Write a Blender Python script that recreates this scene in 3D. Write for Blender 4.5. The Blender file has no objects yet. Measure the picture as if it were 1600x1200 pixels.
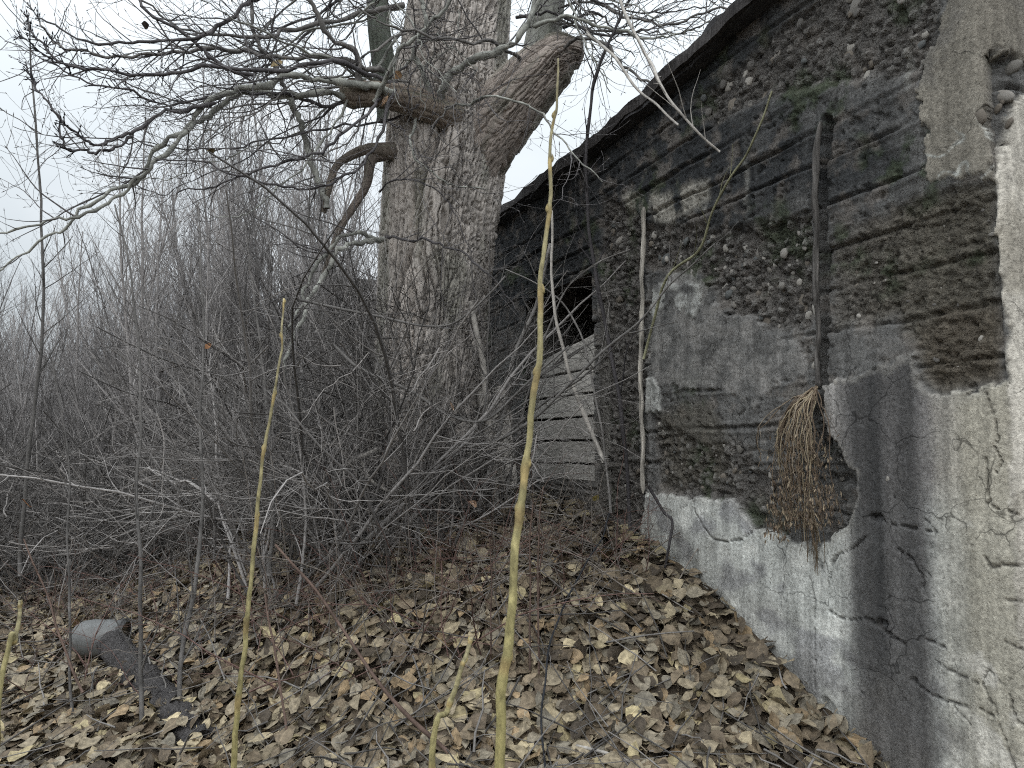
import bpy, math, random
import numpy as np

# ------------------------------------------------------------------ camera
SC = bpy.context.scene
COL = SC.collection
PITCH = math.radians(4.76)
CAMZ = 1.5
F = 1200.0
cam = bpy.data.cameras.new('camera')
cam.sensor_width = 36.0
cam.lens = 27.0
cam.clip_start = 0.02
cam.clip_end = 2000
cam.dof.use_dof = True
cam.dof.focus_distance = 4.2
cam.dof.aperture_fstop = 11.0
cam_o = bpy.data.objects.new('camera', cam)
cam_o.location = (0, 0, CAMZ)
cam_o.rotation_euler = (math.radians(90) + PITCH, 0, 0)
COL.objects.link(cam_o)
SC.camera = cam_o

# ------------------------------------------------------------------ sky and light
SUN_EL, SUN_AZ = math.radians(48), math.radians(205)
world = bpy.data.worlds.new('World')
SC.world = world
world.use_nodes = True
wn, wl = world.node_tree.nodes, world.node_tree.links
wn.clear()
w_out = wn.new('ShaderNodeOutputWorld')
w_bg = wn.new('ShaderNodeBackground')
w_sky = wn.new('ShaderNodeTexSky')
w_sky.sky_type = 'NISHITA'
w_sky.sun_disc = False
w_sky.sun_elevation = SUN_EL
w_sky.sun_rotation = SUN_AZ
w_sky.dust_density = 3.0
w_tc = wn.new('ShaderNodeTexCoord')
w_map = wn.new('ShaderNodeMapping')
w_map.inputs['Scale'].default_value = (1, 1, 1.6)
w_map.inputs['Location'].default_value = (8.22, 4.62, 2.46)
w_noise = wn.new('ShaderNodeTexNoise')
w_noise.inputs['Scale'].default_value = 1.1
w_noise.inputs['Detail'].default_value = 5
w_noise.inputs['Roughness'].default_value = 0.5
w_ramp = wn.new('ShaderNodeValToRGB')
w_ramp.color_ramp.elements[0].position = 0.42
w_ramp.color_ramp.elements[0].color = (0.63, 0.675, 0.70, 1)
w_ramp.color_ramp.elements[1].position = 0.60
w_ramp.color_ramp.elements[1].color = (0.91, 0.93, 0.945, 1)
w_scale = wn.new('ShaderNodeVectorMath')
w_scale.operation = 'SCALE'
w_scale.inputs['Scale'].default_value = 10.0
w_mix = wn.new('ShaderNodeMix')
w_mix.data_type = 'RGBA'
w_mix.inputs['Factor'].default_value = 0.9          # nine tenths cloud cover
wl.new(w_tc.outputs['Generated'], w_map.inputs['Vector'])
wl.new(w_map.outputs['Vector'], w_noise.inputs['Vector'])
wl.new(w_noise.outputs['Fac'], w_ramp.inputs['Fac'])
wl.new(w_ramp.outputs['Color'], w_scale.inputs[0])
# an overcast sky is brightest overhead and falls off towards the horizon all round
w_sep = wn.new('ShaderNodeSeparateXYZ'); wl.new(w_tc.outputs['Generated'], w_sep.inputs[0])
w_el = wn.new('ShaderNodeMapRange'); w_el.inputs['From Min'].default_value = 0.0; w_el.inputs['From Max'].default_value = 1.0
w_el.inputs['To Min'].default_value = 4.2; w_el.inputs['To Max'].default_value = 15.5
wl.new(w_sep.outputs['Z'], w_el.inputs['Value']); wl.new(w_el.outputs['Result'], w_scale.inputs['Scale'])
wl.new(w_sky.outputs['Color'], w_mix.inputs[6])
wl.new(w_scale.outputs['Vector'], w_mix.inputs[7])
wl.new(w_mix.outputs[2], w_bg.inputs['Color'])
w_bg.inputs['Strength'].default_value = 0.1
wl.new(w_bg.outputs['Background'], w_out.inputs['Surface'])

sun = bpy.data.lights.new('sun', 'SUN')
sun.energy = 0.5
sun.angle = math.radians(60)
sun.color = (1.0, 0.97, 0.93)
sun_o = bpy.data.objects.new('sun', sun)
# the sun stands behind the camera's right shoulder, veiled by cloud
sd = np.array([math.sin(SUN_AZ) * math.cos(SUN_EL), math.cos(SUN_AZ) * math.cos(SUN_EL), math.sin(SUN_EL)])
from mathutils import Vector, Matrix
sun_o.rotation_euler = Vector(sd).to_track_quat('Z', 'Y').to_euler()
COL.objects.link(sun_o)

SC.view_settings.view_transform = 'Standard'
SC.view_settings.look = 'None'
SC.view_settings.gamma = 1.0
SC.view_settings.use_curve_mapping = False
SC.view_settings.exposure = 0.85
SC.cycles.max_bounces = 4
SC.cycles.diffuse_bounces = 2
SC.cycles.glossy_bounces = 1
SC.cycles.filter_width = 1.1
SC.cycles.use_adaptive_sampling = True
SC.cycles.adaptive_threshold = 0.025
SC.cycles.use_denoising = False
SC.cycles.adaptive_min_samples = 16

# ------------------------------------------------------------------ helpers
RNG = np.random.default_rng(7)

def lin(r, g, b):
    c = np.array([r, g, b], float) / 255.0
    return np.where(c <= 0.04045, c / 12.92, ((c + 0.055) / 1.055) ** 2.4)

_perm = np.random.default_rng(3).permutation(512).astype(np.int64)
_grad = np.array([[1,1,0],[-1,1,0],[1,-1,0],[-1,-1,0],[1,0,1],[-1,0,1],[1,0,-1],[-1,0,-1],
                  [0,1,1],[0,-1,1],[0,1,-1],[0,-1,-1],[1,1,0],[-1,1,0],[0,-1,1],[0,-1,-1]], float)

def perlin(x, y, z=0.0):
    x, y, z = np.broadcast_arrays(np.asarray(x, float), np.asarray(y, float), np.asarray(z, float))
    xi, yi, zi = np.floor(x).astype(np.int64), np.floor(y).astype(np.int64), np.floor(z).astype(np.int64)
    xf, yf, zf = x - xi, y - yi, z - zi
    fade = lambda t: t * t * t * (t * (t * 6 - 15) + 10)
    u, v, w = fade(xf), fade(yf), fade(zf)
    def g(dx, dy, dz):
        h = _perm[(_perm[(_perm[(xi + dx) & 511] + yi + dy) & 511] + zi + dz) & 511] & 15
        gr = _grad[h]
        return gr[..., 0] * (xf - dx) + gr[..., 1] * (yf - dy) + gr[..., 2] * (zf - dz)
    l = lambda a, b, t: a + t * (b - a)
    return l(l(l(g(0,0,0), g(1,0,0), u), l(g(0,1,0), g(1,1,0), u), v),
             l(l(g(0,0,1), g(1,0,1), u), l(g(0,1,1), g(1,1,1), u), v), w)

def fbm(x, y, z=0.0, o=4, r=0.5):
    s, a, f = 0.0, 1.0, 1.0
    for k in range(o):
        s = s + a * perlin(x * f + 17.3 * k, y * f - 9.1 * k, np.asarray(z) * f + 4.7 * k)
        a *= r; f *= 2.03
    return s

def voronoi(x, y, seed=0):
    xi, yi = np.floor(x).astype(np.int64), np.floor(y).astype(np.int64)
    f1 = np.full(x.shape, 9.0); cid = np.zeros(x.shape)
    for dx in (-1, 0, 1):
        for dy in (-1, 0, 1):
            a, b = xi + dx, yi + dy
            h = _perm[(_perm[(a + seed) & 511] + b) & 511]
            jx, jy = (h & 31) / 31.0, ((h >> 4) & 31) / 31.0
            dd = (a + jx - x) ** 2 + (b + jy - y) ** 2
            m = dd < f1
            f1 = np.where(m, dd, f1); cid = np.where(m, h / 511.0, cid)
    return np.sqrt(f1), cid

def sstep(a, b, x):
    t = np.clip((x - a) / (b - a), 0, 1)
    return t * t * (3 - 2 * t)

def mesh_np(name, v, f, col=None, smooth=True, uv=None):
    """v (n,3); f (m,k) with k 3 or 4; col (n,3) linear"""
    v = np.ascontiguousarray(v, np.float32); f = np.ascontiguousarray(f, np.int32)
    me = bpy.data.meshes.new(name)
    m, k = f.shape
    me.vertices.add(len(v)); me.vertices.foreach_set('co', v.ravel())
    me.loops.add(m * k); me.loops.foreach_set('vertex_index', f.ravel())
    me.polygons.add(m); me.polygons.foreach_set('loop_start', np.arange(0, m * k, k, dtype=np.int32))
    me.update(calc_edges=True)
    me.polygons.foreach_set('use_smooth', np.full(m, smooth))
    if col is not None:
        at = me.color_attributes.new('Col', 'FLOAT_COLOR', 'POINT')
        c4 = np.ones((len(v), 4), np.float32); c4[:, :np.shape(col)[1]] = col
        at.data.foreach_set('color', c4.ravel())
    if uv is not None:
        ul = me.uv_layers.new(name='UVMap')
        ul.data.foreach_set('uv', np.ascontiguousarray(uv[f.ravel()], np.float32).ravel())
    return me

def link(name, me, mat=None, parent=None, loc=None):
    o = bpy.data.objects.new(name, me)
    COL.objects.link(o)
    if mat is not None and me is not None and len(me.materials) == 0:
        me.materials.append(mat)
    if parent is not None: o.parent = parent
    if loc is not None: o.location = loc
    return o

def tag(o, label=None, cat=None, group=None, kind=None):
    for k, v in (('label', label), ('category', cat), ('group', group), ('kind', kind)):
        if v: o[k] = v
    return o

def thing(name, label, cat, loc=(0, 0, 0), group=None):
    o = bpy.data.objects.new(name, None)
    o.empty_display_size = 0.1
    COL.objects.link(o); o.location = loc
    return tag(o, label, cat, group)

CO = math.cos(PITCH); SI = math.sin(PITCH)
FW = np.array([0, CO, SI]); UP = np.array([0, -SI, CO]); CAM = np.array([0, 0, CAMZ])
def ray(px, py):
    return np.array([(px - 800) / F, 0, 0]) + UP * (-(py - 600) / F) + FW
def P(px, py, dep):
    return CAM + dep * ray(px, py)

# the long wall: a vertical plane running away to the back
A = math.radians(22.55)
D_ = np.array([-math.sin(A), math.cos(A), 0.0])      # along the wall, away
N_ = np.array([-math.cos(A), -math.sin(A), 0.0])     # out of the wall
E_ = -N_                                             # along the front face, to the right
WD = 2.24
def hit(px, py, off=0.0):
    r = ray(px, py)
    t = -(WD - off) / (N_ @ r)
    return CAM + t * r
_c = hit(1556, 230)
C0 = np.array([_c[0], _c[1], 0.0])
def W(px, py):
    p = hit(px, py)
    return np.array([D_ @ (p - C0), p[2]])
def WP(s, z, off=0.0):
    return C0 + s * D_ + off * N_ + np.array([0, 0, z])
def wallq(x, y):
    return WD + N_[0] * x + N_[1] * y

def gz(x, y):
    """height of the ground"""
    x = np.asarray(x, float); y = np.asarray(y, float)
    q = wallq(x, y)
    H = np.interp(y, [0, 1.5, 2.3, 2.8, 3.3, 3.83, 4.86, 6, 9, 14], [0, .0, .12, .33, .58, .83, 1.04, 1.10, .95, .4])
    t = np.clip(q, 0, 3.6)
    Fq = np.interp(t, [0, .8, 1.2, 1.6, 2.0, 2.5, 3.0, 3.6], [1, .98, .9, .7, .45, .2, .06, 0])
    z = 0.10 + 0.9 * H * Fq + 0.1 * H
    z = z + 0.05 * fbm(x * .7, y * .7, 3.1, 3) + 0.015 * perlin(x * 4, y * 4, 8.2)
    r = np.hypot(x, y)
    z = z + np.interp(r, [0, 13, 20, 30, 60, 400], [0, 0, .5, 1.3, 2.0, 2.2]) * sstep(-.5, 1.5, q)
    return z

# ------------------------------------------------------------------ materials
def new_mat(name):
    m = bpy.data.materials.new(name); m.use_nodes = True
    nt = m.node_tree; b = nt.nodes['Principled BSDF']
    b.inputs['Specular IOR Level'].default_value = 0.25
    return m, nt, b

def mat_attr(name, rough=.9, ns=30, amt=.35, bs=60, bstr=.3, bdist=.004, stretch=(1, 1, 1), spec=.2, detail=5):
    """colour from the piece's own tint, broken up by two noises, with fine relief"""
    m, nt, b = new_mat(name); N, L = nt.nodes, nt.links
    at = N.new('ShaderNodeAttribute'); at.attribute_name = 'Col'
    tc = N.new('ShaderNodeTexCoord'); mp = N.new('ShaderNodeMapping'); mp.inputs['Scale'].default_value = stretch
    n1 = N.new('ShaderNodeTexNoise'); n1.inputs['Scale'].default_value = ns; n1.inputs['Detail'].default_value = detail
    n1.inputs['Roughness'].default_value = .65
    mr = N.new('ShaderNodeMapRange'); mr.inputs['From Min'].default_value = .3; mr.inputs['From Max'].default_value = .7
    mr.inputs['To Min'].default_value = 1 - amt; mr.inputs['To Max'].default_value = 1 + amt
    ml = N.new('ShaderNodeVectorMath'); ml.operation = 'MULTIPLY'
    n2 = N.new('ShaderNodeTexNoise'); n2.inputs['Scale'].default_value = bs; n2.inputs['Detail'].default_value = 6
    n2.inputs['Roughness'].default_value = .7
    bp = N.new('ShaderNodeBump'); bp.inputs['Strength'].default_value = bstr; bp.inputs['Distance'].default_value = bdist
    L.new(tc.outputs['Object'], mp.inputs['Vector'])
    L.new(mp.outputs['Vector'], n1.inputs['Vector']); L.new(mp.outputs['Vector'], n2.inputs['Vector'])
    L.new(n1.outputs['Fac'], mr.inputs['Value']); L.new(at.outputs['Color'], ml.inputs[0]); L.new(mr.outputs['Result'], ml.inputs[1])
    L.new(ml.outputs['Vector'], b.inputs['Base Color'])
    L.new(n2.outputs['Fac'], bp.inputs['Height']); L.new(bp.outputs['Normal'], b.inputs['Normal'])
    b.inputs['Roughness'].default_value = rough; b.inputs['Specular IOR Level'].default_value = spec
    return m

M_WALL = mat_attr('weathered_concrete', .92, 85, .40, 150, .85, .006, detail=6)
def crumbly(m):
    # sharp grit and fracture relief where the surface is broken (the tint's alpha says how broken)
    nt = m.node_tree; N, L = nt.nodes, nt.links
    b = N['Principled BSDF']; old = b.inputs['Normal'].links[0].from_socket
    at = [n for n in N if n.type == 'ATTRIBUTE'][0]
    tc = [n for n in N if n.type == 'TEX_COORD'][0]
    vo = N.new('ShaderNodeTexVoronoi'); vo.inputs['Scale'].default_value = 62; vo.inputs['Randomness'].default_value = 1
    v2 = N.new('ShaderNodeTexVoronoi'); v2.inputs['Scale'].default_value = 150
    ns = N.new('ShaderNodeTexNoise'); ns.inputs['Scale'].default_value = 45; ns.inputs['Detail'].default_value = 4; ns.inputs['Roughness'].default_value = .8
    for n in (vo, v2, ns): L.new(tc.outputs['Object'], n.inputs['Vector'])
    ad = N.new('ShaderNodeMath'); ad.operation = 'MULTIPLY_ADD'; L.new(v2.outputs['Distance'], ad.inputs[0]); ad.inputs[1].default_value = .5; L.new(vo.outputs['Distance'], ad.inputs[2])
    sb = N.new('ShaderNodeMath'); sb.operation = 'MULTIPLY_ADD'; L.new(ns.outputs['Fac'], sb.inputs[0]); sb.inputs[1].default_value = 1.6; L.new(ad.outputs[0], sb.inputs[2])
    bp = N.new('ShaderNodeBump'); bp.inputs['Distance'].default_value = .009; bp.invert = True
    L.new(at.outputs['Alpha'], bp.inputs['Strength']); L.new(sb.outputs[0], bp.inputs['Height']); L.new(old, bp.inputs['Normal'])
    L.new(bp.outputs['Normal'], b.inputs['Normal'])
    # hairline cracks, dirt specks and run-down streaks
    ml = b.inputs['Base Color'].links[0].from_socket
    wn1 = N.new('ShaderNodeTexNoise'); wn1.inputs['Scale'].default_value = 7; wn1.inputs['Detail'].default_value = 3; L.new(tc.outputs['Object'], wn1.inputs['Vector'])
    wa = N.new('ShaderNodeVectorMath'); wa.operation = 'MULTIPLY_ADD'; L.new(wn1.outputs['Color'], wa.inputs[0]); wa.inputs[1].default_value = (.16, .16, .16); L.new(tc.outputs['Object'], wa.inputs[2])
    ve = N.new('ShaderNodeTexVoronoi'); ve.feature = 'DISTANCE_TO_EDGE'; ve.inputs['Scale'].default_value = 4.2; L.new(wa.outputs[0], ve.inputs['Vector'])
    hl = N.new('ShaderNodeMapRange'); hl.inputs['From Min'].default_value = .004; hl.inputs['From Max'].default_value = .011; hl.inputs['To Min'].default_value = .45; L.new(ve.outputs['Distance'], hl.inputs['Value'])
    mk = N.new('ShaderNodeTexNoise'); mk.inputs['Scale'].default_value = 2.6; L.new(tc.outputs['Object'], mk.inputs['Vector'])
    mk2 = N.new('ShaderNodeMapRange'); mk2.inputs['From Min'].default_value = .50; mk2.inputs['From Max'].default_value = .56; mk2.inputs['To Min'].default_value = 1; mk2.inputs['To Max'].default_value = 0; L.new(mk.outputs['Fac'], mk2.inputs['Value'])
    mx = N.new('ShaderNodeMath'); mx.operation = 'MAXIMUM'; L.new(hl.outputs[0], mx.inputs[0]); L.new(mk2.outputs[0], mx.inputs[1])
    sp = N.new('ShaderNodeTexNoise'); sp.inputs['Scale'].default_value = 55; sp.inputs['Detail'].default_value = 2; L.new(tc.outputs['Object'], sp.inputs['Vector'])
    sp2 = N.new('ShaderNodeMapRange'); sp2.inputs['From Min'].default_value = .64; sp2.inputs['From Max'].default_value = .72; sp2.inputs['To Min'].default_value = 1; sp2.inputs['To Max'].default_value = .62; L.new(sp.outputs['Fac'], sp2.inputs['Value'])
    mp = N.new('ShaderNodeMapping'); mp.inputs['Scale'].default_value = (1, 1, .06); L.new(tc.outputs['Object'], mp.inputs['Vector'])
    st = N.new('ShaderNodeTexNoise'); st.inputs['Scale'].default_value = 26; st.inputs['Detail'].default_value = 5; L.new(mp.outputs[0], st.inputs['Vector'])
    st2 = N.new('ShaderNodeMapRange'); st2.inputs['From Min'].default_value = .35; st2.inputs['From Max'].default_value = .65; st2.inputs['To Min'].default_value = .80; st2.inputs['To Max'].default_value = 1.16; L.new(st.outputs['Fac'], st2.inputs['Value'])
    m1 = N.new('ShaderNodeMath'); m1.operation = 'MULTIPLY'; L.new(mx.outputs[0], m1.inputs[0]); L.new(sp2.outputs[0], m1.inputs[1])
    m2 = N.new('ShaderNodeMath'); m2.operation = 'MULTIPLY'; L.new(m1.outputs[0], m2.inputs[0]); L.new(st2.outputs[0], m2.inputs[1])
    fin = N.new('ShaderNodeVectorMath'); fin.operation = 'SCALE'; L.new(ml, fin.inputs[0]); L.new(m2.outputs[0], fin.inputs['Scale'])
    L.new(fin.outputs['Vector'], b.inputs['Base Color'])
crumbly(M_WALL)
M_STONE = mat_attr('river_stone', .75, 40, .30, 120, .25, .003, spec=.3)
M_BARK = mat_attr('poplar_bark', .95, 22, .30, 90, .7, .008, (1, 1, .35))
M_TWIG = mat_attr('twig_bark', .8, 40, .30, 160, .3, .002, spec=.25)
M_SHOOT = mat_attr('young_shoot_bark', .7, 130, .45, 260, .6, .0015, (1, 1, .4), spec=.35)
M_WOOD = mat_attr('weathered_wood', .9, 60, .6, 120, .9, .005, (1, 1, .06))
M_BOARD = mat_attr('grey_board', .9, 18, .5, 60, .5, .003, (1, 1, 6))
M_SOIL = mat_attr('soil', .97, 14, .4, 50, .9, .02)
M_ROOF = mat_attr('tarred_slab', .9, 9, .35, 60, .6, .008)
M_METAL = mat_attr('dull_grey_metal', .45, 22, .25, 60, .2, .002, spec=.5)

def leaf_material():
    m, nt, b = new_mat('dry_leaf'); N, L = nt.nodes, nt.links
    at = N.new('ShaderNodeAttribute'); at.attribute_name = 'Col'
    uv = N.new('ShaderNodeUVMap')
    sep = N.new('ShaderNodeSeparateXYZ'); L.new(uv.outputs['UV'], sep.inputs[0])
    ab = N.new('ShaderNodeMath'); ab.operation = 'ABSOLUTE'; L.new(sep.outputs['X'], ab.inputs[0])
    # side veins: slanting lines away from the midrib
    sl = N.new('ShaderNodeMath'); sl.operation = 'MULTIPLY_ADD'; L.new(ab.outputs[0], sl.inputs[0])
    sl.inputs[1].default_value = -0.45; L.new(sep.outputs['Y'], sl.inputs[2])
    fr = N.new('ShaderNodeMath'); fr.operation = 'MULTIPLY'; L.new(sl.outputs[0], fr.inputs[0]); fr.inputs[1].default_value = 44.0
    sn = N.new('ShaderNodeMath'); sn.operation = 'SINE'; L.new(fr.outputs[0], sn.inputs[0])
    pw = N.new('ShaderNodeMapRange'); pw.inputs['From Min'].default_value = .8; pw.inputs['From Max'].default_value = 1.0
    L.new(sn.outputs[0], pw.inputs['Value'])
    mid = N.new('ShaderNodeMapRange'); mid.inputs['From Min'].default_value = .07; mid.inputs['From Max'].default_value = .02
    L.new(ab.outputs[0], mid.inputs['Value'])
    mx = N.new('ShaderNodeMath'); mx.operation = 'MAXIMUM'; L.new(pw.outputs[0], mx.inputs[0]); L.new(mid.outputs[0], mx.inputs[1])
    geo = N.new('ShaderNodeNewGeometry')
    n1 = N.new('ShaderNodeTexNoise'); n1.inputs['Scale'].default_value = 45; n1.inputs['Detail'].default_value = 4
    L.new(geo.outputs['Position'], n1.inputs['Vector'])
    mr = N.new('ShaderNodeMapRange'); mr.inputs['From Min'].default_value = .35; mr.inputs['From Max'].default_value = .65
    mr.inputs['To Min'].default_value = .62; mr.inputs['To Max'].default_value = 1.25; L.new(n1.outputs['Fac'], mr.inputs['Value'])
    ml = N.new('ShaderNodeVectorMath'); ml.operation = 'MULTIPLY'; L.new(at.outputs['Color'], ml.inputs[0]); L.new(mr.outputs[0], ml.inputs[1])
    vm = N.new('ShaderNodeMix'); vm.data_type = 'RGBA'; L.new(mx.outputs[0], vm.inputs['Factor'])
    L.new(ml.outputs['Vector'], vm.inputs[6])
    br = N.new('ShaderNodeVectorMath'); br.operation = 'SCALE'; br.inputs['Scale'].default_value = 1.25; L.new(ml.outputs['Vector'], br.inputs[0])
    L.new(br.outputs['Vector'], vm.inputs[7])
    L.new(vm.outputs[2], b.inputs['Base Color'])
    bp = N.new('ShaderNodeBump'); bp.inputs['Strength'].default_value = .5; bp.inputs['Distance'].default_value = .002
    L.new(mx.outputs[0], bp.inputs['Height']); L.new(bp.outputs['Normal'], b.inputs['Normal'])
    b.inputs['Roughness'].default_value = .62; b.inputs['Specular IOR Level'].default_value = .3
    return m
M_LEAF = leaf_material()

# ------------------------------------------------------------------ tube builder
class TB:
    def __init__(s): s.v = []; s.f = []; s.c = []; s.n = 0
    def tube(s, pts, rad, k=4, col=(.2, .2, .2), cap=False):
        pts = np.asarray(pts, float); rad = np.asarray(rad, float); n = len(pts)
        t = np.empty_like(pts); t[1:-1] = pts[2:] - pts[:-2]; t[0] = pts[1] - pts[0]; t[-1] = pts[-1] - pts[-2]
        t /= np.linalg.norm(t, axis=1)[:, None] + 1e-9
        m = t.mean(0); ref = np.array([1., 0, 0]) if abs(m[0]) < .55 else (np.array([0, 1., 0]) if abs(m[1]) < .6 else np.array([0, 0, 1.]))
        a = np.cross(t, ref); a /= np.linalg.norm(a, axis=1)[:, None] + 1e-9
        b = np.cross(t, a)
        th = np.arange(k) * (2 * math.pi / k)
        ring = pts[:, None] + rad[:, None, None] * (np.cos(th)[None, :, None] * a[:, None] + np.sin(th)[None, :, None] * b[:, None])
        i = np.arange(n - 1)[:, None] * k; j = np.arange(k)[None]; j2 = (j + 1) % k
        f = np.stack([i + j, i + j2, i + k + j2, i + k + j], -1).reshape(-1, 4) + s.n
        s.v.append(ring.reshape(-1, 3)); s.f.append(f)
        col = np.asarray(col, float)
        s.c.append(np.broadcast_to(col, (n * k, 3)) if col.ndim == 1 else np.repeat(col, k, 0))
        s.n += n * k
        if cap:
            for e, base in ((pts[0], 0), (pts[-1], (n - 1) * k)):
                s.v.append(e[None]); s.c.append(np.broadcast_to(col if col.ndim == 1 else col[0], (1, 3)))
                b0 = s.n - n * k if base == 0 else s.n - n * k - 1
                jj = np.arange(k); st = (b0 + base)
                s.f.append(np.stack([st + jj, st + (jj + 1) % k, np.full(k, s.n), np.full(k, s.n)], -1)); s.n += 1
    def mesh(s, name):
        v = np.concatenate(s.v); f = np.concatenate(s.f); c = np.concatenate(s.c)
        if (f[:, 2] == f[:, 3]).any():
            bad = f[:, 2] == f[:, 3]
            q = f[~bad]; tri = f[bad]
            f = np.concatenate([np.concatenate([q[:, [0, 1, 2]], q[:, [0, 2, 3]]]), tri[:, :3]])
        return mesh_np(name, v, f, c)

def curve(pts, n, u=None):
    """Catmull-Rom through the control points"""
    p = np.asarray(pts, float); m = len(p)
    q = np.concatenate([[2 * p[0] - p[1]], p, [2 * p[-1] - p[-2]]])
    u = np.linspace(0, m - 1 - 1e-6, n) if u is None else np.clip(u, 0, m - 1 - 1e-6)
    i = u.astype(int); t = (u - i)[:, None]
    a, b, c, d = q[i], q[i + 1], q[i + 2], q[i + 3]
    return .5 * (2 * b + (c - a) * t + (2 * a - 5 * b + 4 * c - d) * t ** 2 + (3 * b - a - 3 * c + d) * t ** 3)

def wobble(p, amp, fr, rng):
    o = rng.uniform(0, 100, 3)
    L = np.concatenate([[0], np.cumsum(np.linalg.norm(np.diff(p, axis=0), axis=1))]) * fr
    w = np.stack([perlin(L + o[0], 0.5, 1.3), perlin(L + o[1], 2.5, 7.3), perlin(L + o[2], 4.5, 3.3)], -1)
    return p + w * amp

def unit(v): return v / (np.linalg.norm(v) + 1e-9)

def path(p, d, L, n, rng, wob, up):
    st = rng.normal(0, wob, (n, 3)); st[:, 2] += up
    dd = unit(d) + np.cumsum(st, 0); dd /= np.linalg.norm(dd, axis=1)[:, None]
    return np.concatenate([[p], p + np.cumsum(dd, 0) * (L / n)])

def sprout(tb, pts, r0, spec, rng, col, lo=.15, hi=.97, bud=0.0):
    """side twigs along pts; spec = list of levels (count per metre, length, length sd, radius ratio, angle, up, wobble, sides, segs)"""
    if not spec: return
    cnt, Lm, Ls, rr, ang, up, wob, k, ns = spec[0]
    seg = np.linalg.norm(np.diff(pts, axis=0), axis=1); tot = seg.sum()
    m = rng.poisson(cnt * tot)
    for _ in range(m):
        t = rng.uniform(lo, hi); x = t * (len(pts) - 1); i = min(int(x), len(pts) - 2)
        p = pts[i] + (pts[i + 1] - pts[i]) * (x - i)
        tg = unit(pts[i + 1] - pts[i])
        side = rng.normal(0, 1, 3); side -= tg * (side @ tg); side = unit(side)
        a = ang * rng.uniform(.6, 1.3)
        d = tg * math.cos(a) + side * math.sin(a)
        L = max(.05, rng.normal(Lm, Ls)) * (1.15 - .65 * t)
        rad = (r0 if np.isscalar(r0) else r0[i]) * rr
        twig(tb, p, d, L, rad, ns, k, rng, wob, up, col, spec[1:], bud)

def twig(tb, p, d, L, rad, ns, k, rng, wob, up, col, spec, bud=0.0):
    pts = path(p, d, L, ns, rng, wob, up)
    r = rad * np.linspace(1, .32, ns + 1)
    r = np.maximum(r, .0009)
    c = col * rng.uniform(.75, 1.25)
    if bud:
        e = pts[-1] - pts[-2]; e = unit(e)
        pts = np.concatenate([pts, [pts[-1] + e * .006], [pts[-1] + e * .02]])
        r = np.concatenate([r, [r[-1] + bud], [.0006]])
    tb.tube(pts, r, k, c)
    if spec: sprout(tb, pts, r, spec, rng, col, .15, .95, bud)
    return pts

# ------------------------------------------------------------------ ground
def build_ground():
    def ax(lo, hi, near, fine, ratio):
        a = [0.0]; st = fine
        while a[-1] < hi:
            a.append(a[-1] + st)
            if a[-1] > near: st *= ratio
        b = [0.0]; st = fine
        while b[-1] > lo:
            b.append(b[-1] - st)
            if b[-1] < -near: st *= ratio
        return np.array(b[:0:-1] + a)
    xs = ax(-500, 500, 4.5, .085, 1.14); ys = ax(-500, 500, 8.0, .085, 1.14)
    X, Y = np.meshgrid(xs, ys); Z = gz(X, Y)
    v = np.stack([X, Y, Z], -1).reshape(-1, 3)
    nx, ny = len(xs), len(ys)
    i = np.arange(ny - 1)[:, None] * nx + np.arange(nx - 1)[None]
    f = np.stack([i, i + 1, i + nx + 1, i + nx], -1).reshape(-1, 4)
    n = fbm(X * 1.5, Y * 1.5, 1.0, 4).reshape(-1)
    col = lin(74, 66, 56)[None] * (1 + .5 * n[:, None])
    me = mesh_np('ground', v, f, np.clip(col, .01, 1))
    return tag(link('ground', me, M_SOIL), kind='structure')
ground = build_ground()

# ------------------------------------------------------------------ building: the long weathered wall
building = thing('old_building', 'old low concrete building with crumbling stony wall and flat roof slab', 'building', tuple(C0))
def bp_(p): return np.asarray(p) - C0           # world to the building's own coordinates

EYE = CAMZ
def poly_uv(px): return np.array([W(x, y) for x, y in px])

def sdist(u, z, poly):
    """signed distance, positive inside"""
    p = np.asarray(poly); n = len(p)
    bb = (u > p[:, 0].min() - .15) & (u < p[:, 0].max() + .15) & (z > p[:, 1].min() - .15) & (z < p[:, 1].max() + .15)
    if u.size > 1000 and not bb.all():
        out = np.full(u.shape, -1.0); out[bb] = sdist(u[bb], z[bb], poly); return out
    best = np.full(u.shape, 1e9); ins = np.zeros(u.shape, bool)
    for i in range(n):
        a, b = p[i], p[(i + 1) % n]; e = b - a
        t = np.clip(((u - a[0]) * e[0] + (z - a[1]) * e[1]) / (e @ e + 1e-12), 0, 1)
        dx, dz = u - a[0] - t * e[0], z - a[1] - t * e[1]
        best = np.minimum(best, dx * dx + dz * dz)
        c = ((a[1] > z) != (b[1] > z)) & (u < (b[0] - a[0]) * (z - a[1]) / (b[1] - a[1] + 1e-12) + a[0])
        ins ^= c
    d = np.sqrt(best)
    return np.where(ins, d, -d)

def ldist(u, z, line):
    p = np.asarray(line); best = np.full(u.shape, 1e9)
    bb = (u > p[:, 0].min() - .1) & (u < p[:, 0].max() + .1) & (z > p[:, 1].min() - .1) & (z < p[:, 1].max() + .1)
    if not bb.all():
        out = np.full(u.shape, 9.0); out[bb] = ldist(u[bb], z[bb], line); return out
    for i in range(len(p) - 1):
        a, b = p[i], p[i + 1]; e = b - a
        t = np.clip(((u - a[0]) * e[0] + (z - a[1]) * e[1]) / (e @ e + 1e-12), 0, 1)
        best = np.minimum(best, (u - a[0] - t * e[0]) ** 2 + (z - a[1] - t * e[1]) ** 2)
    return np.sqrt(best)

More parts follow.
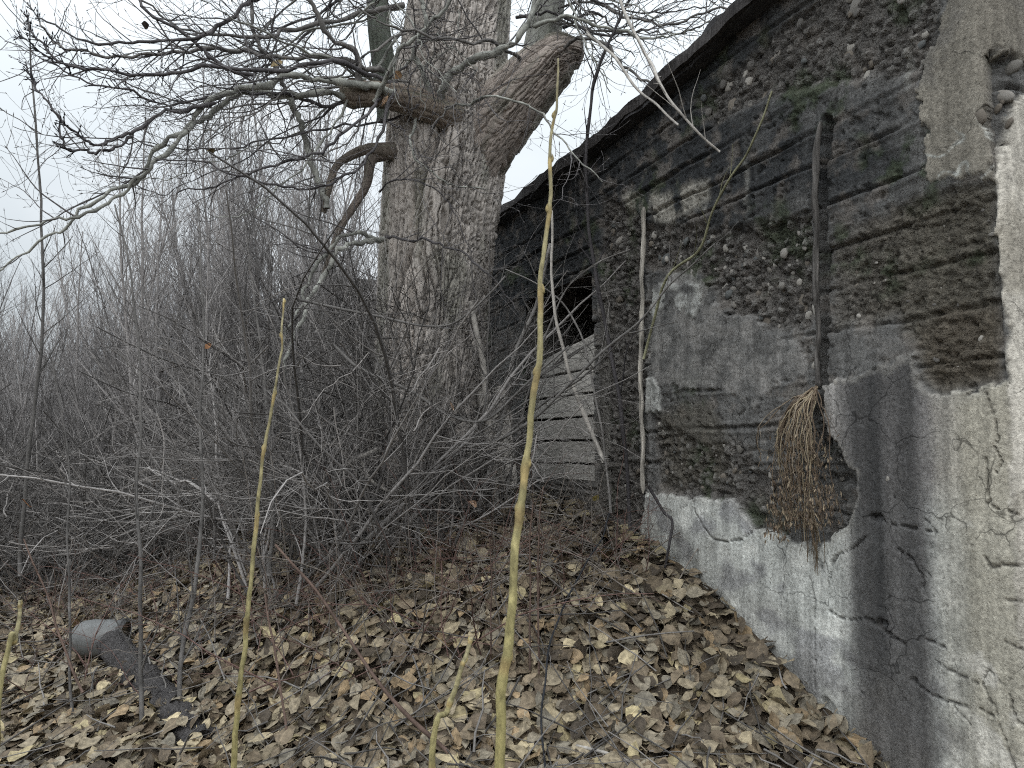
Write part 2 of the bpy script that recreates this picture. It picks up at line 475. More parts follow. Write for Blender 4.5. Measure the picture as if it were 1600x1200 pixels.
TOPZ = EYE + 1.775                                   # underside of the roof slab
def roof_rise(s): return .085 * np.clip(2.3 - np.asarray(s), 0, 2.7)      # the roof climbs a little towards the near corner
WIN_L, WIN_R = W(822, 600)[0], W(928, 600)[0]
WIN_T, WIN_B = W(880, 446)[1], W(880, 748)[1]

R_MAIN = [(1000,352),(1060,345),(1140,352),(1200,345),(1270,335),(1275,460),(1265,520),(1200,515),(1150,490),(1095,435),(1010,420)]
R_LOW = [(1015,645),(1100,690),(1150,690),(1200,740),(1240,760),(1235,855),(1190,830),(1150,788),(1085,778),(1030,768)]
R_RIGHT = [(1295,380),(1380,340),(1440,300),(1558,285),(1562,600),(1470,608),(1440,590),(1432,545),(1400,500),(1300,520)]
R_LEFT = [(940,300),(1005,340),(1005,790),(1050,900),(940,900),(930,700)]
R_TOP = [(1080,160),(1180,80),(1330,-60),(1480,-60),(1455,100),(1330,130),(1200,150),(1120,200)]
R_CAV = [(1268,612),(1290,640),(1325,700),(1338,780),(1310,848),(1250,850),(1240,760)]
R_CORNER = [(1544,85),(1562,75),(1562,238),(1540,224),(1532,195),(1542,150)]

def build_wall():
    us = [-2.2]
    while us[-1] < 4.9:
        u = us[-1]
        if u < -.5: st = .03
        elif u < -.02: st = .008
        elif u < 2.6: st = .0055 + .0013 * max(u, 0)
        else: st = .009 + .004 * (u - 2.6)
        us.append(u + st)
    us = np.array(us)
    zs = np.arange(0, TOPZ + .24, .0068)
    U, Z = np.meshgrid(us, zs)
    sh = U.shape
    u, z = U.ravel(), Z.ravel()
    wu = u + .012 * fbm(u * 14, z * 14, 1.7, 3) + .02 * fbm(u * 4, z * 4, 5.7, 2)
    wz = z + .012 * fbm(u * 14, z * 14, 9.7, 3) + .02 * fbm(u * 4, z * 4, 2.7, 2)
    e = EYE
    # --- masks
    rub = np.zeros_like(u); rough = np.zeros_like(u)
    for pl, w in ((R_MAIN, 1), (R_LOW, .9), (R_LEFT, 1), (R_TOP, .85), (R_CORNER, 1)):
        rub = np.maximum(rub, w * sstep(-.02, .03, sdist(wu, wz, poly_uv(pl))))
    rough = sstep(-.03, .05, sdist(wu, wz, poly_uv(R_RIGHT)))
    cav = sstep(-.01, .03, sdist(wu, wz, poly_uv(R_CAV)))
    cor = sstep(-.01, .04, sdist(wu, wz, poly_uv(R_CORNER)))
    # front side of the broken corner
    cor = np.maximum(cor, ((u < 0.02) * sstep(-.09, -.03, wu) * sstep(W(1556, 236)[1] - .02, W(1556, 225)[1], wz) * sstep(W(1556, 70)[1], W(1556, 95)[1], wz)))
    mp = poly_uv([(1012,770),(1060,774),(1086,780),(1088,776),(1150,782),(1185,822),(1205,828),(1245,847),(1265,852),(1300,847),(1325,822),(1338,790),
                  (1338,735),(1312,700),(1288,660),(1285,605),(1300,592),(1345,583),(1390,575),(1432,556),(1437,590),(1455,610),(1475,614),(1520,612),(1545,606)])
    zc = W(1556, 592)[1]
    mp = np.concatenate([mp, [[.0, zc], [-.02, zc], [-.02, -.6], [3.0, -.6], [mp[0][0] + .12, mp[0][1] - .4]]])
    d_main = sdist(wu * .6 + u * .4, wz * .6 + z * .4, mp)
    zf = W(1556, 240)[1]
    d_front = sdist(wu, wz, np.array([[.004, zf], [-.05, zf + .04], [-.07, zf + .18], [-.4, zf + .25], [-2.4, zf + .3], [-2.4, -.6], [.004, -.6]]))
    d_tan = sdist(wu, wz, poly_uv([(1482,-90),(1480,20),(1455,80),(1440,130),(1440,170),(1456,200),(1448,240),(1452,275),(1554,283),(1554,-90)]))
    d_tan = np.where(u < .0, sstep(zf + .2, zf + .5, z) * .1 - .03, d_tan)
    d_tan = np.minimum(d_tan, (.5 - cor) * .2)
    d_mid = sdist(wu, wz, poly_uv([(1015,432),(1050,425),(1095,440),(1140,490),(1180,490),(1200,520),(1245,535),(1262,560),(1265,592),(1210,602),(1180,640),(1130,612),(1015,605)]))
    d_mid2 = sdist(wu, wz, poly_uv([(1300,525),(1400,505),(1430,560),(1345,580),(1295,590)]))
    d_pa = sdist(wu, wz, poly_uv([(1014,480),(1022,445),(1050,440),(1092,450),(1098,475),(1090,495),(1066,488),(1050,470),(1030,490),(1016,520)]))
    d_pb = sdist(wu, wz, poly_uv([(1010,592),(1024,588),(1035,610),(1034,640),(1010,650)]))
    d_pc = sdist(wu, wz, poly_uv([(975,300),(1055,300),(1108,280),(1104,312),(1060,345),(985,345)]))
    _, jg = voronoi(u * 26 + .5 * perlin(u * 9, z * 9, 3), z * 26, 5); _, jg2 = voronoi(u * 60, z * 60, 11)
    jag = .026 * (jg - .5) + .012 * (jg2 - .5)
    d_main = d_main + jag * .8; d_mid = d_mid + jag; d_tan = d_tan + jag; d_front = d_front + jag * .5; d_pa = d_pa + jag * .7; d_pb = d_pb + jag * .3
    p_main = sstep(-.002, .006, d_main); p_front = sstep(-.003, .008, d_front); p_tan = sstep(-.003, .01, d_tan)
    p_mid = sstep(-.003, .01, d_mid); p_mid2 = sstep(-.01, .03, d_mid2)
    p_pa = sstep(-.003, .01, d_pa); p_pb = sstep(-.002, .005, d_pb)
    plaster = np.maximum.reduce([p_main, p_front, p_tan])
    smooth = np.maximum.reduce([plaster, p_mid, p_mid2, p_pa, p_pb])
    rub = rub * (1 - smooth); rough = rough * (1 - smooth); cav = cav * (1 - p_main)
    # --- relief
    h = .006 * fbm(u * 3, z * 3, 2.2, 3) + .0035 * fbm(u * 18, z * 30, 6.2, 3)
    courses = e + np.array([-.6, -.42, -.25, -.08, .09, .27, .44, .605, .77, .935, 1.12, 1.25, 1.40, 1.53, 1.66, 1.80])
    bo = np.random.default_rng(5).uniform(-.007, .007, 20)
    zz = z + .011 * fbm(u * 2.2, z * .5, 3.3, 3) + .004 * perlin(u * 16, z * 3, 1)
    idx = np.searchsorted(courses, zz)
    hb = bo[idx] + .004 * fbm(u * 2.5, idx * 7.3, 0.4, 3) + .0022 * perlin(u * 3, zz * 120, 2.2)
    dl = np.abs(zz[:, None] - courses[None]).min(1)
    gap = sstep(-.12, .30, fbm(u * 1.7, idx * 3.1 + 5, .5, 2))
    hb = hb - .022 * gap * np.exp(-(dl / (.006 + .005 * gap)) ** 2) + .006 * np.exp(-((dl - .018) / .01) ** 2)
    board = (1 - smooth) * (1 - .85 * rub)
    h = h + hb * board * (1 - .4 * rough)
    # flaked layers in the dark right-hand zone and pitting everywhere
    fl = fbm(u * 7, z * 16, 8.8, 4)
    h = h + rough * (.016 * np.abs(fl) - .018 + .007 * fbm(u * 40, z * 60, 1.1, 3))
    pit = fbm(u * 26, z * 26, 4.4, 3)
    h = h - (1 - smooth) * .012 * sstep(.35, .6, pit)
    # rubble: recessed, full of pebble heads
    f1, c1 = voronoi(u * 24 + .6 * perlin(u * 8, z * 8, 1.5), z * 24 + .6 * perlin(u * 8, z * 8, 7.5), 3)
    f2, c2 = voronoi(u * 55, z * 55, 9)
    dome = (.019 * np.sqrt(np.clip(1 - (f1 / .52) ** 2, 0, 1)) * (c1 > .35) + .008 * np.sqrt(np.clip(1 - (f2 / .5) ** 2, 0, 1)) * (c2 > .4))
    h = h + rub * (-.032 + dome + .018 * fbm(u * 9, z * 9, 3.9, 4))
    h = h - .045 * cav + cav * .02 * fbm(u * 20, z * 20, 2.1, 3)
    h = h - .035 * cor
    # plaster coats stand proud with a broken lip
    ps = .0022 * fbm(u * 5, z * 5, 1.1, 3) + .0009 * fbm(u * 45, z * 45, 6.1, 3)
    h = h * (1 - .75 * plaster) + plaster * (.016 + ps)
    h = h + p_mid * (.004) * (1 - plaster) + p_pa * .008 + p_pb * .012
    # cracks in the plaster
    cracks = [([(1088,779),(1090,800),(1105,825),(1118,843),(1140,846),(1165,842),(1178,832),(1184,822)], .006, .02),
              ([(1178,835),(1192,840),(1205,830)], .004, .012), ([(1078,788),(1060,800),(1066,818)], .003, .008),
              ([(1268,850),(1270,900),(1277,935),(1278,1000),(1280,1110)], .005, .014), ([(1268,850),(1283,880)], .004, .01),
              ([(1357,838),(1338,858),(1315,866),(1305,880),(1300,915)], .009, .02),
              ([(1366,806),(1376,802),(1392,818),(1412,822),(1440,826),(1470,830)], .007, .02),
              ([(1452,812),(1470,830)], .005, .015),
              ([(1408,858),(1430,873),(1445,895),(1450,920)], .009, .022), ([(1300,955),(1320,965),(1345,968),(1362,966),(1388,985),(1420,1008)], .008, .02),
              ([(1447,995),(1462,1002),(1484,1012)], .008, .02), ([(1432,1063),(1450,1078),(1485,1095),(1540,1110),(1568,1120),(1600,1130)], .008, .02),
              ([(1548,616),(1558,650),(1562,680),(1560,700),(1568,720),(1562,740)], .006, .018), ([(1548,715),(1548,735),(1552,780),(1548,785),(1570,795),(1596,803)], .007, .02),
              ([(1545,870),(1555,885),(1595,882)], .007, .018), ([(1470,1035),(1490,1045),(1540,1070),(1560,1100),(1580,1170),(1590,1200)], .005, .014),
              ([(1548,1045),(1540,1062),(1560,1108)], .005, .012), ([(1552,1045),(1580,1075),(1592,1125)], .005, .012), ([(1560,935),(1600,945)], .004, .012),
              ([(1570,1000),(1600,1015)], .005, .014), ([(1495,1100),(1530,1140)], .004, .01), ([(1440,880),(1460,900)], .003, .01)]
    ck = np.zeros_like(u)
    cu_, cz_ = u + .006 * fbm(u * 30, z * 30, 3.5, 2), z + .006 * fbm(u * 30, z * 30, 6.5, 2)
    cw_ = .40 + .70 * sstep(.05, .5, perlin(u * 11, z * 11, 4.1))
    for ln, w, dp in cracks:
        d = ldist(cu_, cz_, poly_uv(ln))
        w2 = w * cw_
        c = sstep(w2, w2 * .35, d); h = h - .75 * dp * c * (u > -.05); ck = np.maximum(ck, c)
    # chips knocked out of the plaster
    for cx, cy, r in ((1376, 813, .035), (1378, 968, .018), (1431, 873, .012), (1385, 972, .018), (1436, 1066, .02), (1353, 1085, .006), (1404, 775, .008), (1362, 968, .015), (1300, 1105, .045)):
        c = W(cx, cy); d = np.hypot(wu - c[0], (wz - c[1]) * 1.4)
        h = h - .018 * sstep(r, r * .6, d)
    # groove that holds the split batten, and the slot at the thin pole
    gl = [W(x, y) for x, y in ((1291, 190), (1288, 400), (1283, 560), (1282, 640), (1278, 700))]
    dg = ldist(wu, wz, gl); h = h - .05 * sstep(.030, .012, dg) * (1 - .6 * plaster)
    gl = [W(x, y) for x, y in ((1016, 330), (1017, 560), (1016, 770))]
    dg2 = ldist(wu, wz, gl); h = h - .025 * sstep(.018, .008, dg2)
    # softened arris
    h = h - .012 * np.exp(-(u / .03) ** 2) * (1 + .6 * perlin(z * 9, 2.2, .4))
    # --- colour of the surface itself
    n1 = fbm(u * 2.1, z * 2.1, 4.2, 4); n2 = fbm(u * 9, z * 9, 7.2, 4); n3 = fbm(u * 40, z * 40, 2.2, 3); nv = fbm(u * 11, z * .8, 5.5, 4)
    def mixc(c, b, m): return c * (1 - m[:, None]) + np.asarray(b)[None] * m[:, None]
    col = np.broadcast_to(lin(104, 104, 103), (len(u), 3)).copy()
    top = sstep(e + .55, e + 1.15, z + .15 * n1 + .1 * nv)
    col = mixc(col, lin(48, 51, 54), .9 * top * sstep(-.5, .35, .8 * (u - .65) + .6 * n1 + .3 * n2))           # upper boards tinted near-black
    col = mixc(col, lin(118, 112, 106), sstep(.0, .5, n2) * .5)
    col = mixc(col, lin(100, 96, 92), rub * .7); col = mixc(col, lin(102, 98, 92), rough * .75)
    col = mixc(col, lin(95, 91, 81), rough * sstep(.75, .2, u) * .7)
    brown = sstep(-.02, .05, sdist(wu, wz, poly_uv([(1432,520),(1470,470),(1560,470),(1565,608),(1470,610),(1440,590)])))
    col = mixc(col, lin(94, 87, 77), brown * (1 - plaster) * .7)
    ol = sstep(-.03, .05, sdist(wu, wz, poly_uv([(1025,640),(1100,620),(1130,660),(1140,760),(1030,765)])))
    col = mixc(col, lin(92, 88, 78), ol * (1 - plaster) * .6)
    moss = np.maximum(sstep(.05, .5, fbm(u * 3, z * 3, 11.2, 4) + .5 * np.exp(-(((u - .75) / .45) ** 2 + ((z - e - 1.0) / .5) ** 2)) - .1), 0) * (1 - plaster)
    col = mixc(col, lin(58, 68, 50), moss * .75 * sstep(-.2, .2, n2 + .05))
    col = mixc(col, lin(134, 133, 131), p_mid * .8 * sstep(-.6, .3, n2)); col = mixc(col, lin(112, 112, 111), p_mid2 * .7)
    col = mixc(col, lin(168, 170, 167), np.maximum(p_pa * sstep(-.5, .2, n2), p_pb) * .85)
    pc = sstep(-.03, .03, d_pc) * sstep(-.15, .35, nv + .3 * n2 + sstep(e + .85, e + 1.05, z) * .35)
    col = mixc(col, lin(168, 165, 156), pc * .7)
    for sx, sy0, sy1, wd, am in ((1165, 255, 330, .03, .4), (1100, 320, 345, .03, .5), (1420, 75, 150, .025, .5)):
        a, b = W(sx, sy0), W(sx, sy1)
        col = mixc(col, lin(150, 150, 145), am * sstep(wd, 0, np.abs(wu - a[0])) * sstep(b[1], b[1] + .05, z) * sstep(a[1] + .03, a[1], z))
    pebc = rub * sstep(.5, .3, f1) * (c1 > .35)
    col = mixc(col, lin(128, 127, 124), pebc * np.clip((c1 - .35) * 1.4, 0, 1) * .8)
    # plaster: pale, limewashed at the bottom left, a wide damp streak, tan towards the corner
    pcx = np.broadcast_to(lin(196, 199, 195), (len(u), 3)).copy()
    pcx = mixc(pcx, lin(228, 230, 225), sstep(.0, .5, fbm(u * 5, z * 5, 3.3, 4)) * .8)
    pcx = mixc(pcx, lin(150, 151, 153), sstep(.05, .45, fbm(u * 4, z * 6, 8.3, 3)) * .8)
    pcx = mixc(pcx, lin(150, 146, 144), sstep(e - .25, e - .1, z + .05 * n1) * .8)
    ub0, ub1 = W(1328, 900)[0], W(1490, 900)[0]
    band = sstep(ub0 + .07, ub0 - .09, u + .03 * nv + .02 * n1) * sstep(ub1 - .05, ub1 + .12, u + .05 * nv)
    pcx = mixc(pcx, lin(100, 99, 99), band * .95)
    for cx, wd, am in ((1372, .05, .8), (1425, .04, .45), (1345, .03, .5)):
        uc = W(cx, 800)[0]
        pcx = mixc(pcx, lin(60, 61, 62), am * np.exp(-((u + .015 * nv - uc) / wd) ** 2) * sstep(-.5, .1, nv + .3) * sstep(.4, .9, z))
    tanm = sstep(ub1 + .07, ub1 - .10, u + .04 * nv)
    pcx = mixc(pcx, lin(180, 176, 162), tanm * .9)
    pcx = mixc(pcx, lin(124, 120, 108), tanm * sstep(.1, .6, nv) * .7)
    pcx = mixc(pcx, lin(216, 214, 206), tanm * sstep(.35, .7, n2 + .5 * n1) * .7)
    rim = sstep(.035, .008, d_main) * sstep(-.01, .004, d_main)
    pcx = mixc(pcx, lin(160, 158, 152), rim * .4)
    frontc = np.broadcast_to(lin(204, 200, 190), (len(u), 3)).copy()
    frontc = mixc(frontc, lin(160, 155, 143), sstep(.0, .6, n1 + .4 * n2) * .7)
    tan2 = np.broadcast_to(lin(136, 132, 123), (len(u), 3)).copy()
    tan2 = mixc(tan2, lin(112, 110, 106), sstep(.0, .4, n1 + .3 * n2) * .8)
    vein = np.exp(-(np.abs(fbm(u * 8, z * 8, 5.1, 2)) / .035) ** 2) * sstep(zf + .16, zf + .06, z)
    tan2 = mixc(tan2, lin(190, 194, 190), vein * .8)
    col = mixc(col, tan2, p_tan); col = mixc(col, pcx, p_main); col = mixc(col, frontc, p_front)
    col = col * (1 + .18 * n3 + .14 * n2)[:, None]
    col = mixc(col, lin(70, 68, 66), ck * .6)                                                   # dirt in the cracks
    grime = sstep(.35, 0., z - gz(*(np.array([C0[0] + u * D_[0], C0[1] + u * D_[1]]))) + .15 * n2) * (u > 0)
    col = mixc(col, lin(112, 108, 102), grime * .35)
    col = np.clip(col, .008, .9)
    # --- shape
    k = .012
    sp = lambda t: np.where(t > 20 * k, t, k * np.log1p(np.exp(np.clip(t / k, -50, 50))))
    sg = 1 / (1 + np.exp(-np.clip(u / k, -50, 50)))
    pos = sp(u)[:, None] * D_ + sp(-u)[:, None] * E_
    nr = sg[:, None] * N_ + (1 - sg)[:, None] * (-D_); nr /= np.linalg.norm(nr, axis=1)[:, None]
    v = pos + nr * h[:, None]; v[:, 2] += np.minimum(z, TOPZ + .03 + roof_rise(np.maximum(u, 0)))
    ny, nx = sh
    i = np.arange(ny - 1)[:, None] * nx + np.arange(nx - 1)[None]
    f = np.stack([i, i + nx, i + nx + 1, i + 1], -1).reshape(-1, 4)
    cu = u[f].mean(1); cz = z[f].mean(1)
    hole = (cu > WIN_R) & (cu < WIN_L) & (cz > WIN_B) & (cz < WIN_T)
    f = f[~hole]
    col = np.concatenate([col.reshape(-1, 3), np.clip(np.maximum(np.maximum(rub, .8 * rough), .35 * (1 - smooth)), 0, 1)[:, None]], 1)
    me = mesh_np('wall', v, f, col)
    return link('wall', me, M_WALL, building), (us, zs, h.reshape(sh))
wall, (WUS, WZS, WH) = build_wall()
def wall_h(s, z):
    i = min(max(np.searchsorted(WUS, s), 0), len(WUS) - 1); j = min(max(np.searchsorted(WZS, z), 0), len(WZS) - 1)
    return WH[j, i]

def box_mesh(name, lo, hi, col, nx=1, ny=1, nz=1, jit=0.0, rng=None, bevel=0.0):
    """subdivided box with an uneven skin"""
    lo, hi = np.array(lo, float), np.array(hi, float)
    import bmesh
    bm = bmesh.new(); bmesh.ops.create_cube(bm, size=1.0)
    for ax, n in ((0, nx), (1, ny), (2, nz)):
        for k in range(1, n):
            g = bm.verts[:] + bm.edges[:] + bm.faces[:]
            co = [0, 0, 0]; no = [0, 0, 0]; co[ax] = -.5 + k / n; no[ax] = 1
            bmesh.ops.bisect_plane(bm, geom=g, plane_co=co, plane_no=no)
    if bevel:
        for vv in bm.verts: vv.co = Vector(lo + (np.array(vv.co) + .5) * (hi - lo))
        es = [ed for ed in bm.edges if len(ed.link_faces) == 2 and ed.calc_face_angle() > .8]
        bmesh.ops.bevel(bm, geom=es, offset=bevel, segments=2, affect='EDGES')
        pts = np.array([vv.co[:] for vv in bm.verts])
    else:
        pts = lo + (np.array([vv.co[:] for vv in bm.verts]) + .5) * (hi - lo)
    if jit:
        o = (rng or RNG).uniform(0, 50)
        pts = pts + jit * np.stack([fbm(pts[:, 0] * 5 + o, pts[:, 1] * 5, pts[:, 2] * 5, 3), fbm(pts[:, 0] * 5, pts[:, 1] * 5 + o, pts[:, 2] * 5, 3),
                                    fbm(pts[:, 0] * 5, pts[:, 1] * 5, pts[:, 2] * 5 + o, 3)], -1)
    for vv, p in zip(bm.verts, pts): vv.co = Vector(p)
    me = bpy.data.meshes.new(name); bm.to_mesh(me); bm.free()
    at = me.color_attributes.new('Col', 'FLOAT_COLOR', 'POINT')
    n = fbm(pts[:, 0] * 3, pts[:, 1] * 3, pts[:, 2] * 3, 3) if len(pts) else 0
    c4 = np.ones((len(pts), 4), np.float32); c4[:, :3] = np.clip(np.asarray(col)[None] * (1 + .25 * n[:, None]), .005, .95)
    at.data.foreach_set('color', c4.ravel())
    return me

def place_wall(o):
    """boxes are made in (along, out, up) coordinates of the wall"""
    if o.parent is not building: return o          # its parent already stands in the wall's frame
    o.matrix_local = Matrix(((D_[0], N_[0], 0, 0), (D_[1], N_[1], 0, 0), (0, 0, 1, 0), (0, 0, 0, 1)))
    return o

# roof slab with a thin overhang, its edge uneven and crumbly
r_ = np.random.default_rng(21)
OVH = .085
roof = place_wall(link('roof_slab', box_mesh('roof_slab', (-.35, -4.5, TOPZ), (9.6, OVH, TOPZ + .085), lin(70, 70, 72), 170, 12, 3, .034, r_), M_ROOF, building))
place_wall(link('fascia_board', box_mesh('fascia_board', (-.3, OVH - .006, TOPZ + .008), (8.6, OVH + .018, TOPZ + .07), lin(66, 64, 64), 120, 1, 2, .020, r_), M_WOOD, roof))
for ob in (roof, roof.children[0]):
    for vv in ob.data.vertices: vv.co.z += float(roof_rise(vv.co.x))
# wall beyond the window, the rest of the shell, and the projecting porch behind the trunk
place_wall(link('far_wall', box_mesh('far_wall', (4.86, -.3, -.2), (7.0, -.012, TOPZ - .005), lin(98, 96, 95), 30, 2, 30, .03, r_), M_WALL, building))
place_wall(link('back_wall', box_mesh('back_wall', (.03, -4.2, -.2), (9.0, -4.0, TOPZ - .004), lin(98, 96, 95), 3, 1, 3), M_WALL, building))
porch = place_wall(link('porch', box_mesh('porch', (7.02, -.5, -.2), (8.4, 1.14, TOPZ - .003), lin(92, 89, 87), 12, 16, 30, .03, r_), M_WALL, building))
place_wall(link('porch_roof', box_mesh('porch_roof', (6.9, -.4, TOPZ + .004), (8.5, 1.26, TOPZ + .1), lin(78, 76, 76), 14, 16, 2, .02, r_), M_ROOF, porch))
place_wall(link('porch_door', box_mesh('porch_door', (6.965, .40, .6), (7.01, .98, 2.35), lin(54, 50, 47), 1, 6, 10, .004, r_), M_WOOD, porch))
place_wall(link('porch_post', box_mesh('porch_post', (6.93, 1.0, .4), (7.0, 1.09, 2.55), lin(150, 148, 144), 1, 2, 14, .01, r_), M_WOOD, porch))

# boarded window
win = place_wall(link('window', box_mesh('window_lintel', (WIN_R - .1, -.20, WIN_T - .002), (WIN_L + .1, -.022, WIN_T + .10), lin(84, 80, 78), 14, 2, 2, .006, r_), M_WOOD, building))
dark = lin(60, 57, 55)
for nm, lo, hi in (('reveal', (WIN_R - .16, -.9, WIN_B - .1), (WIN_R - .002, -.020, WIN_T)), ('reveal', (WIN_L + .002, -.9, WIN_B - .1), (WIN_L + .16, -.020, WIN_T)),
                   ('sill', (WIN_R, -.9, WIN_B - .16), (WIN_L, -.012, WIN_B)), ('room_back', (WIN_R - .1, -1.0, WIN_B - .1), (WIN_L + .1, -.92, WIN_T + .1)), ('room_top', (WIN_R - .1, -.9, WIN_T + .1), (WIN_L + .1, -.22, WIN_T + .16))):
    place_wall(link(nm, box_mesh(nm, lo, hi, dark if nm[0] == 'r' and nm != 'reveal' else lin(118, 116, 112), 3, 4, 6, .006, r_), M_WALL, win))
bh = .148
for k in range(6):
    zb = W(885, 548)[1] - k * bh
    s0, s1 = WIN_R + .05 + r_.uniform(-.01, .02), WIN_L - .01 + r_.uniform(-.03, 0)
    me = box_mesh('board', (s0, -.06 + r_.uniform(-.008, .008), zb - bh + .014), (s1, -.028, zb), lin(196, 194, 189) * r_.uniform(.8, 1.1), 10, 1, 3, .004, r_, .003)
    b = place_wall(link('board', me, M_BOARD, win))
    if k == 0:
        for vv in me.vertices:
            t = (vv.co.x - s0) / (s1 - s0)
            if vv.co.z > zb - .05: vv.co.z += .07 - .11 * t
place_wall(link('window_frame', box_mesh('window_frame', (WIN_R + .006, -.085, WIN_B), (WIN_R + .045, -.05, WIN_T - .01), lin(140, 138, 134), 1, 1, 14, .004, r_), M_WOOD, win))
place_wall(link('glazing_bar', box_mesh('glazing_bar', (WIN_R + .075, -.12, W(885, 520)[1]), (WIN_R + .088, -.105, WIN_T - .01), lin(132, 130, 128), 1, 1, 6, .003, r_), M_WOOD, win))

# battens on the wall
def batten(pts, wid, dep, col, seed):
    rg = np.random.default_rng(seed)
    p = np.array([WP(*W(x, y), off) for x, y, off in pts]) - C0
    c = wobble(curve(p, 70), .012, 7, rg); n = len(c)
    k = 12; th = np.arange(k) * 2 * math.pi / k + .4
    t = np.linspace(0, 1, n)
    w = wid * (1 + .35 * fbm(t * 14, .3, seed, 3)); w[0] *= .5; w[-1] *= .3
    rr = 1 + .22 * perlin(np.cos(th)[None] * 2.2 + seed, np.sin(th)[None] * 2.2, t[:, None] * 9) + .16 * perlin(np.cos(th)[None] * 5 + seed, np.sin(th)[None] * 5, t[:, None] * 4)
    ring = c[:, None] + (w[:, None] * rr * np.cos(th)[None])[..., None] * D_ + (dep / wid * w[:, None] * rr * np.sin(th)[None])[..., None] * N_
    i = np.arange(n - 1)[:, None] * k; j = np.arange(k)[None]; j2 = (j + 1) % k
    f = np.stack([i + j, i + j2, i + k + j2, i + k + j], -1).reshape(-1, 4)
    nn = fbm(np.repeat(t * 8, k), np.tile(np.cos(th) * 3, n), np.tile(np.sin(th) * 3, n) + seed, 3)
    cc = np.asarray(col)[None] * (1 + .9 * nn)[:, None]
    return mesh_np('batten', ring.reshape(-1, 3), f, np.clip(cc, .02, .8))
tag(link('batten', batten([(1286, 193, .02), (1284, 300, .025), (1281, 400, .02), (1279, 480, .015), (1276, 560, .0), (1274, 606, -.01)], .010, .014, lin(96, 94, 92), 4), M_WOOD, building), 'split grey batten set upright in a groove of the wall')
tag(link('batten', batten([(1011, 325, .02), (1010, 450, .03), (1009, 560, .03), (1009, 660, .025), (1011, 770, .02)], .011, .012, lin(166, 162, 154), 8), M_WOOD, building), 'thin pale pole standing against the wall')

# stones bedded in the wall
def stone_protos(n):
    out = []
    import bmesh
    for k in range(n):
        bm = bmesh.new(); bmesh.ops.create_icosphere(bm, subdivisions=2, radius=1)
        rg = np.random.default_rng(100 + k)
        p = np.array([v.co[:] for v in bm.verts]); o = rg.uniform(0, 40)
        p = p * (1 + .34 * fbm(p[:, 0] * 1.1 + o, p[:, 1] * 1.1, p[:, 2] * 1.1, 2))[:, None]
        for v, q in zip(bm.verts, p): v.co = Vector(q)
        for fc in bm.faces: fc.smooth = True
        me = bpy.data.meshes.new('stone'); bm.to_mesh(me); bm.free()
        tint = [lin(122, 120, 116), lin(138, 135, 130), lin(100, 98, 95), lin(112, 106, 98), lin(92, 95, 95), lin(156, 153, 147)][k % 6]
        at = me.color_attributes.new('Col', 'FLOAT_COLOR', 'POINT')
        c4 = np.ones((len(p), 4), np.float32); c4[:, :3] = tint; at.data.foreach_set('color', c4.ravel())
        me.materials.append(M_STONE); out.append(me)
    return out
STONES = stone_protos(12)
def add_stone(s, z, r, asp, rg, sink=.42, me=None):
    o = bpy.data.objects.new('stone', me or STONES[rg.integers(len(STONES))])
    COL.objects.link(o); o.parent = wall
    h = wall_h(s, z)
    pos = WP(s, z, h - r * sink) - C0
    rot = Matrix(((D_[0], 0, N_[0]), (D_[1], 0, N_[1]), (0, 1, 0))).to_4x4()
    tw = Matrix.Rotation(rg.uniform(0, 6.28), 4, 'Z')
    o.matrix_local = Matrix.Translation(Vector(pos)) @ rot @ tw @ Matrix.Diagonal((r * asp, r, r * rg.uniform(.5, .75), 1))
rg = np.random.default_rng(31)
for px, py, r, a, m in ((1134, 106, .034, 1.0, 2), (1166, 100, .024, 1.2, 2), (1318, 84, .022, 1.5, 3), (1102, 175, .024, 1.1, 2), (1553, 98, .020, 1.5, 0), (1545, 146, .022, 1.6, 1),
                       (1533, 182, .020, 1.5, 3), (1548, 200, .014, 1.7, 5), (1220, 396, .020, 1.1, 1), (1138, 450, .020, 1.3, 1), (1172, 405, .026, 1.1, 4),
                       (1188, 402, .010, 1.3, 5), (1200, 412, .013, 1.3, 5), (1142, 425, .016, 1.4, 1), (1266, 484, .015, 2.2, 5), (1271, 571, .017, 1.1, 5), (1150, 697, .026, 1.3, 0), (1135, 725, .02, .8, 1),
                       (1200, 742, .014, 1.3, 5), (1200, 785, .012, 1.4, 5), (1140, 755, .010, 1.2, 5), (1392, 747, .014, 1.2, 5), (1310, 598, .016, .8, 5), (1110, 427, .014, 1.3, 1),
                       (1245, 475, .05, 1.7, 3), (1190, 500, .03, 1.2, 3), (1158, 405, .014, 1.2, 0), (1230, 425, .012, 1, 1), (1100, 380, .016, 1.4, 1)):
    s, z = W(px, py); add_stone(s, z, r, a, rg, me=STONES[m])
n_st = 0
for pl, cnt, rr in ((R_MAIN, 85, (.007, .027)), (R_LOW, 48, (.006, .018)), (R_LEFT, 50, (.010, .030)), (R_TOP, 44, (.012, .032)), (R_CORNER, 8, (.006, .014)), (R_RIGHT, 26, (.004, .011)), (R_CAV, 8, (.006, .012))):
    pu = poly_uv(pl); lo, hi = pu.min(0), pu.max(0); k = 0
    while k < cnt:
        s, z = rg.uniform(lo, hi)
        if sdist(np.array([s]), np.array([z]), pu)[0] < .01: continue
        k += 1
        if (WIN_R - .03 < s < WIN_L + .03 and WIN_B - .02 < z < WIN_T + .02) or z > TOPZ - .04 + float(roof_rise(s)): continue
        add_stone(s, z, rr[0] + (rr[1] - rr[0]) * rg.random() ** 2, rg.uniform(1, 1.6), rg)

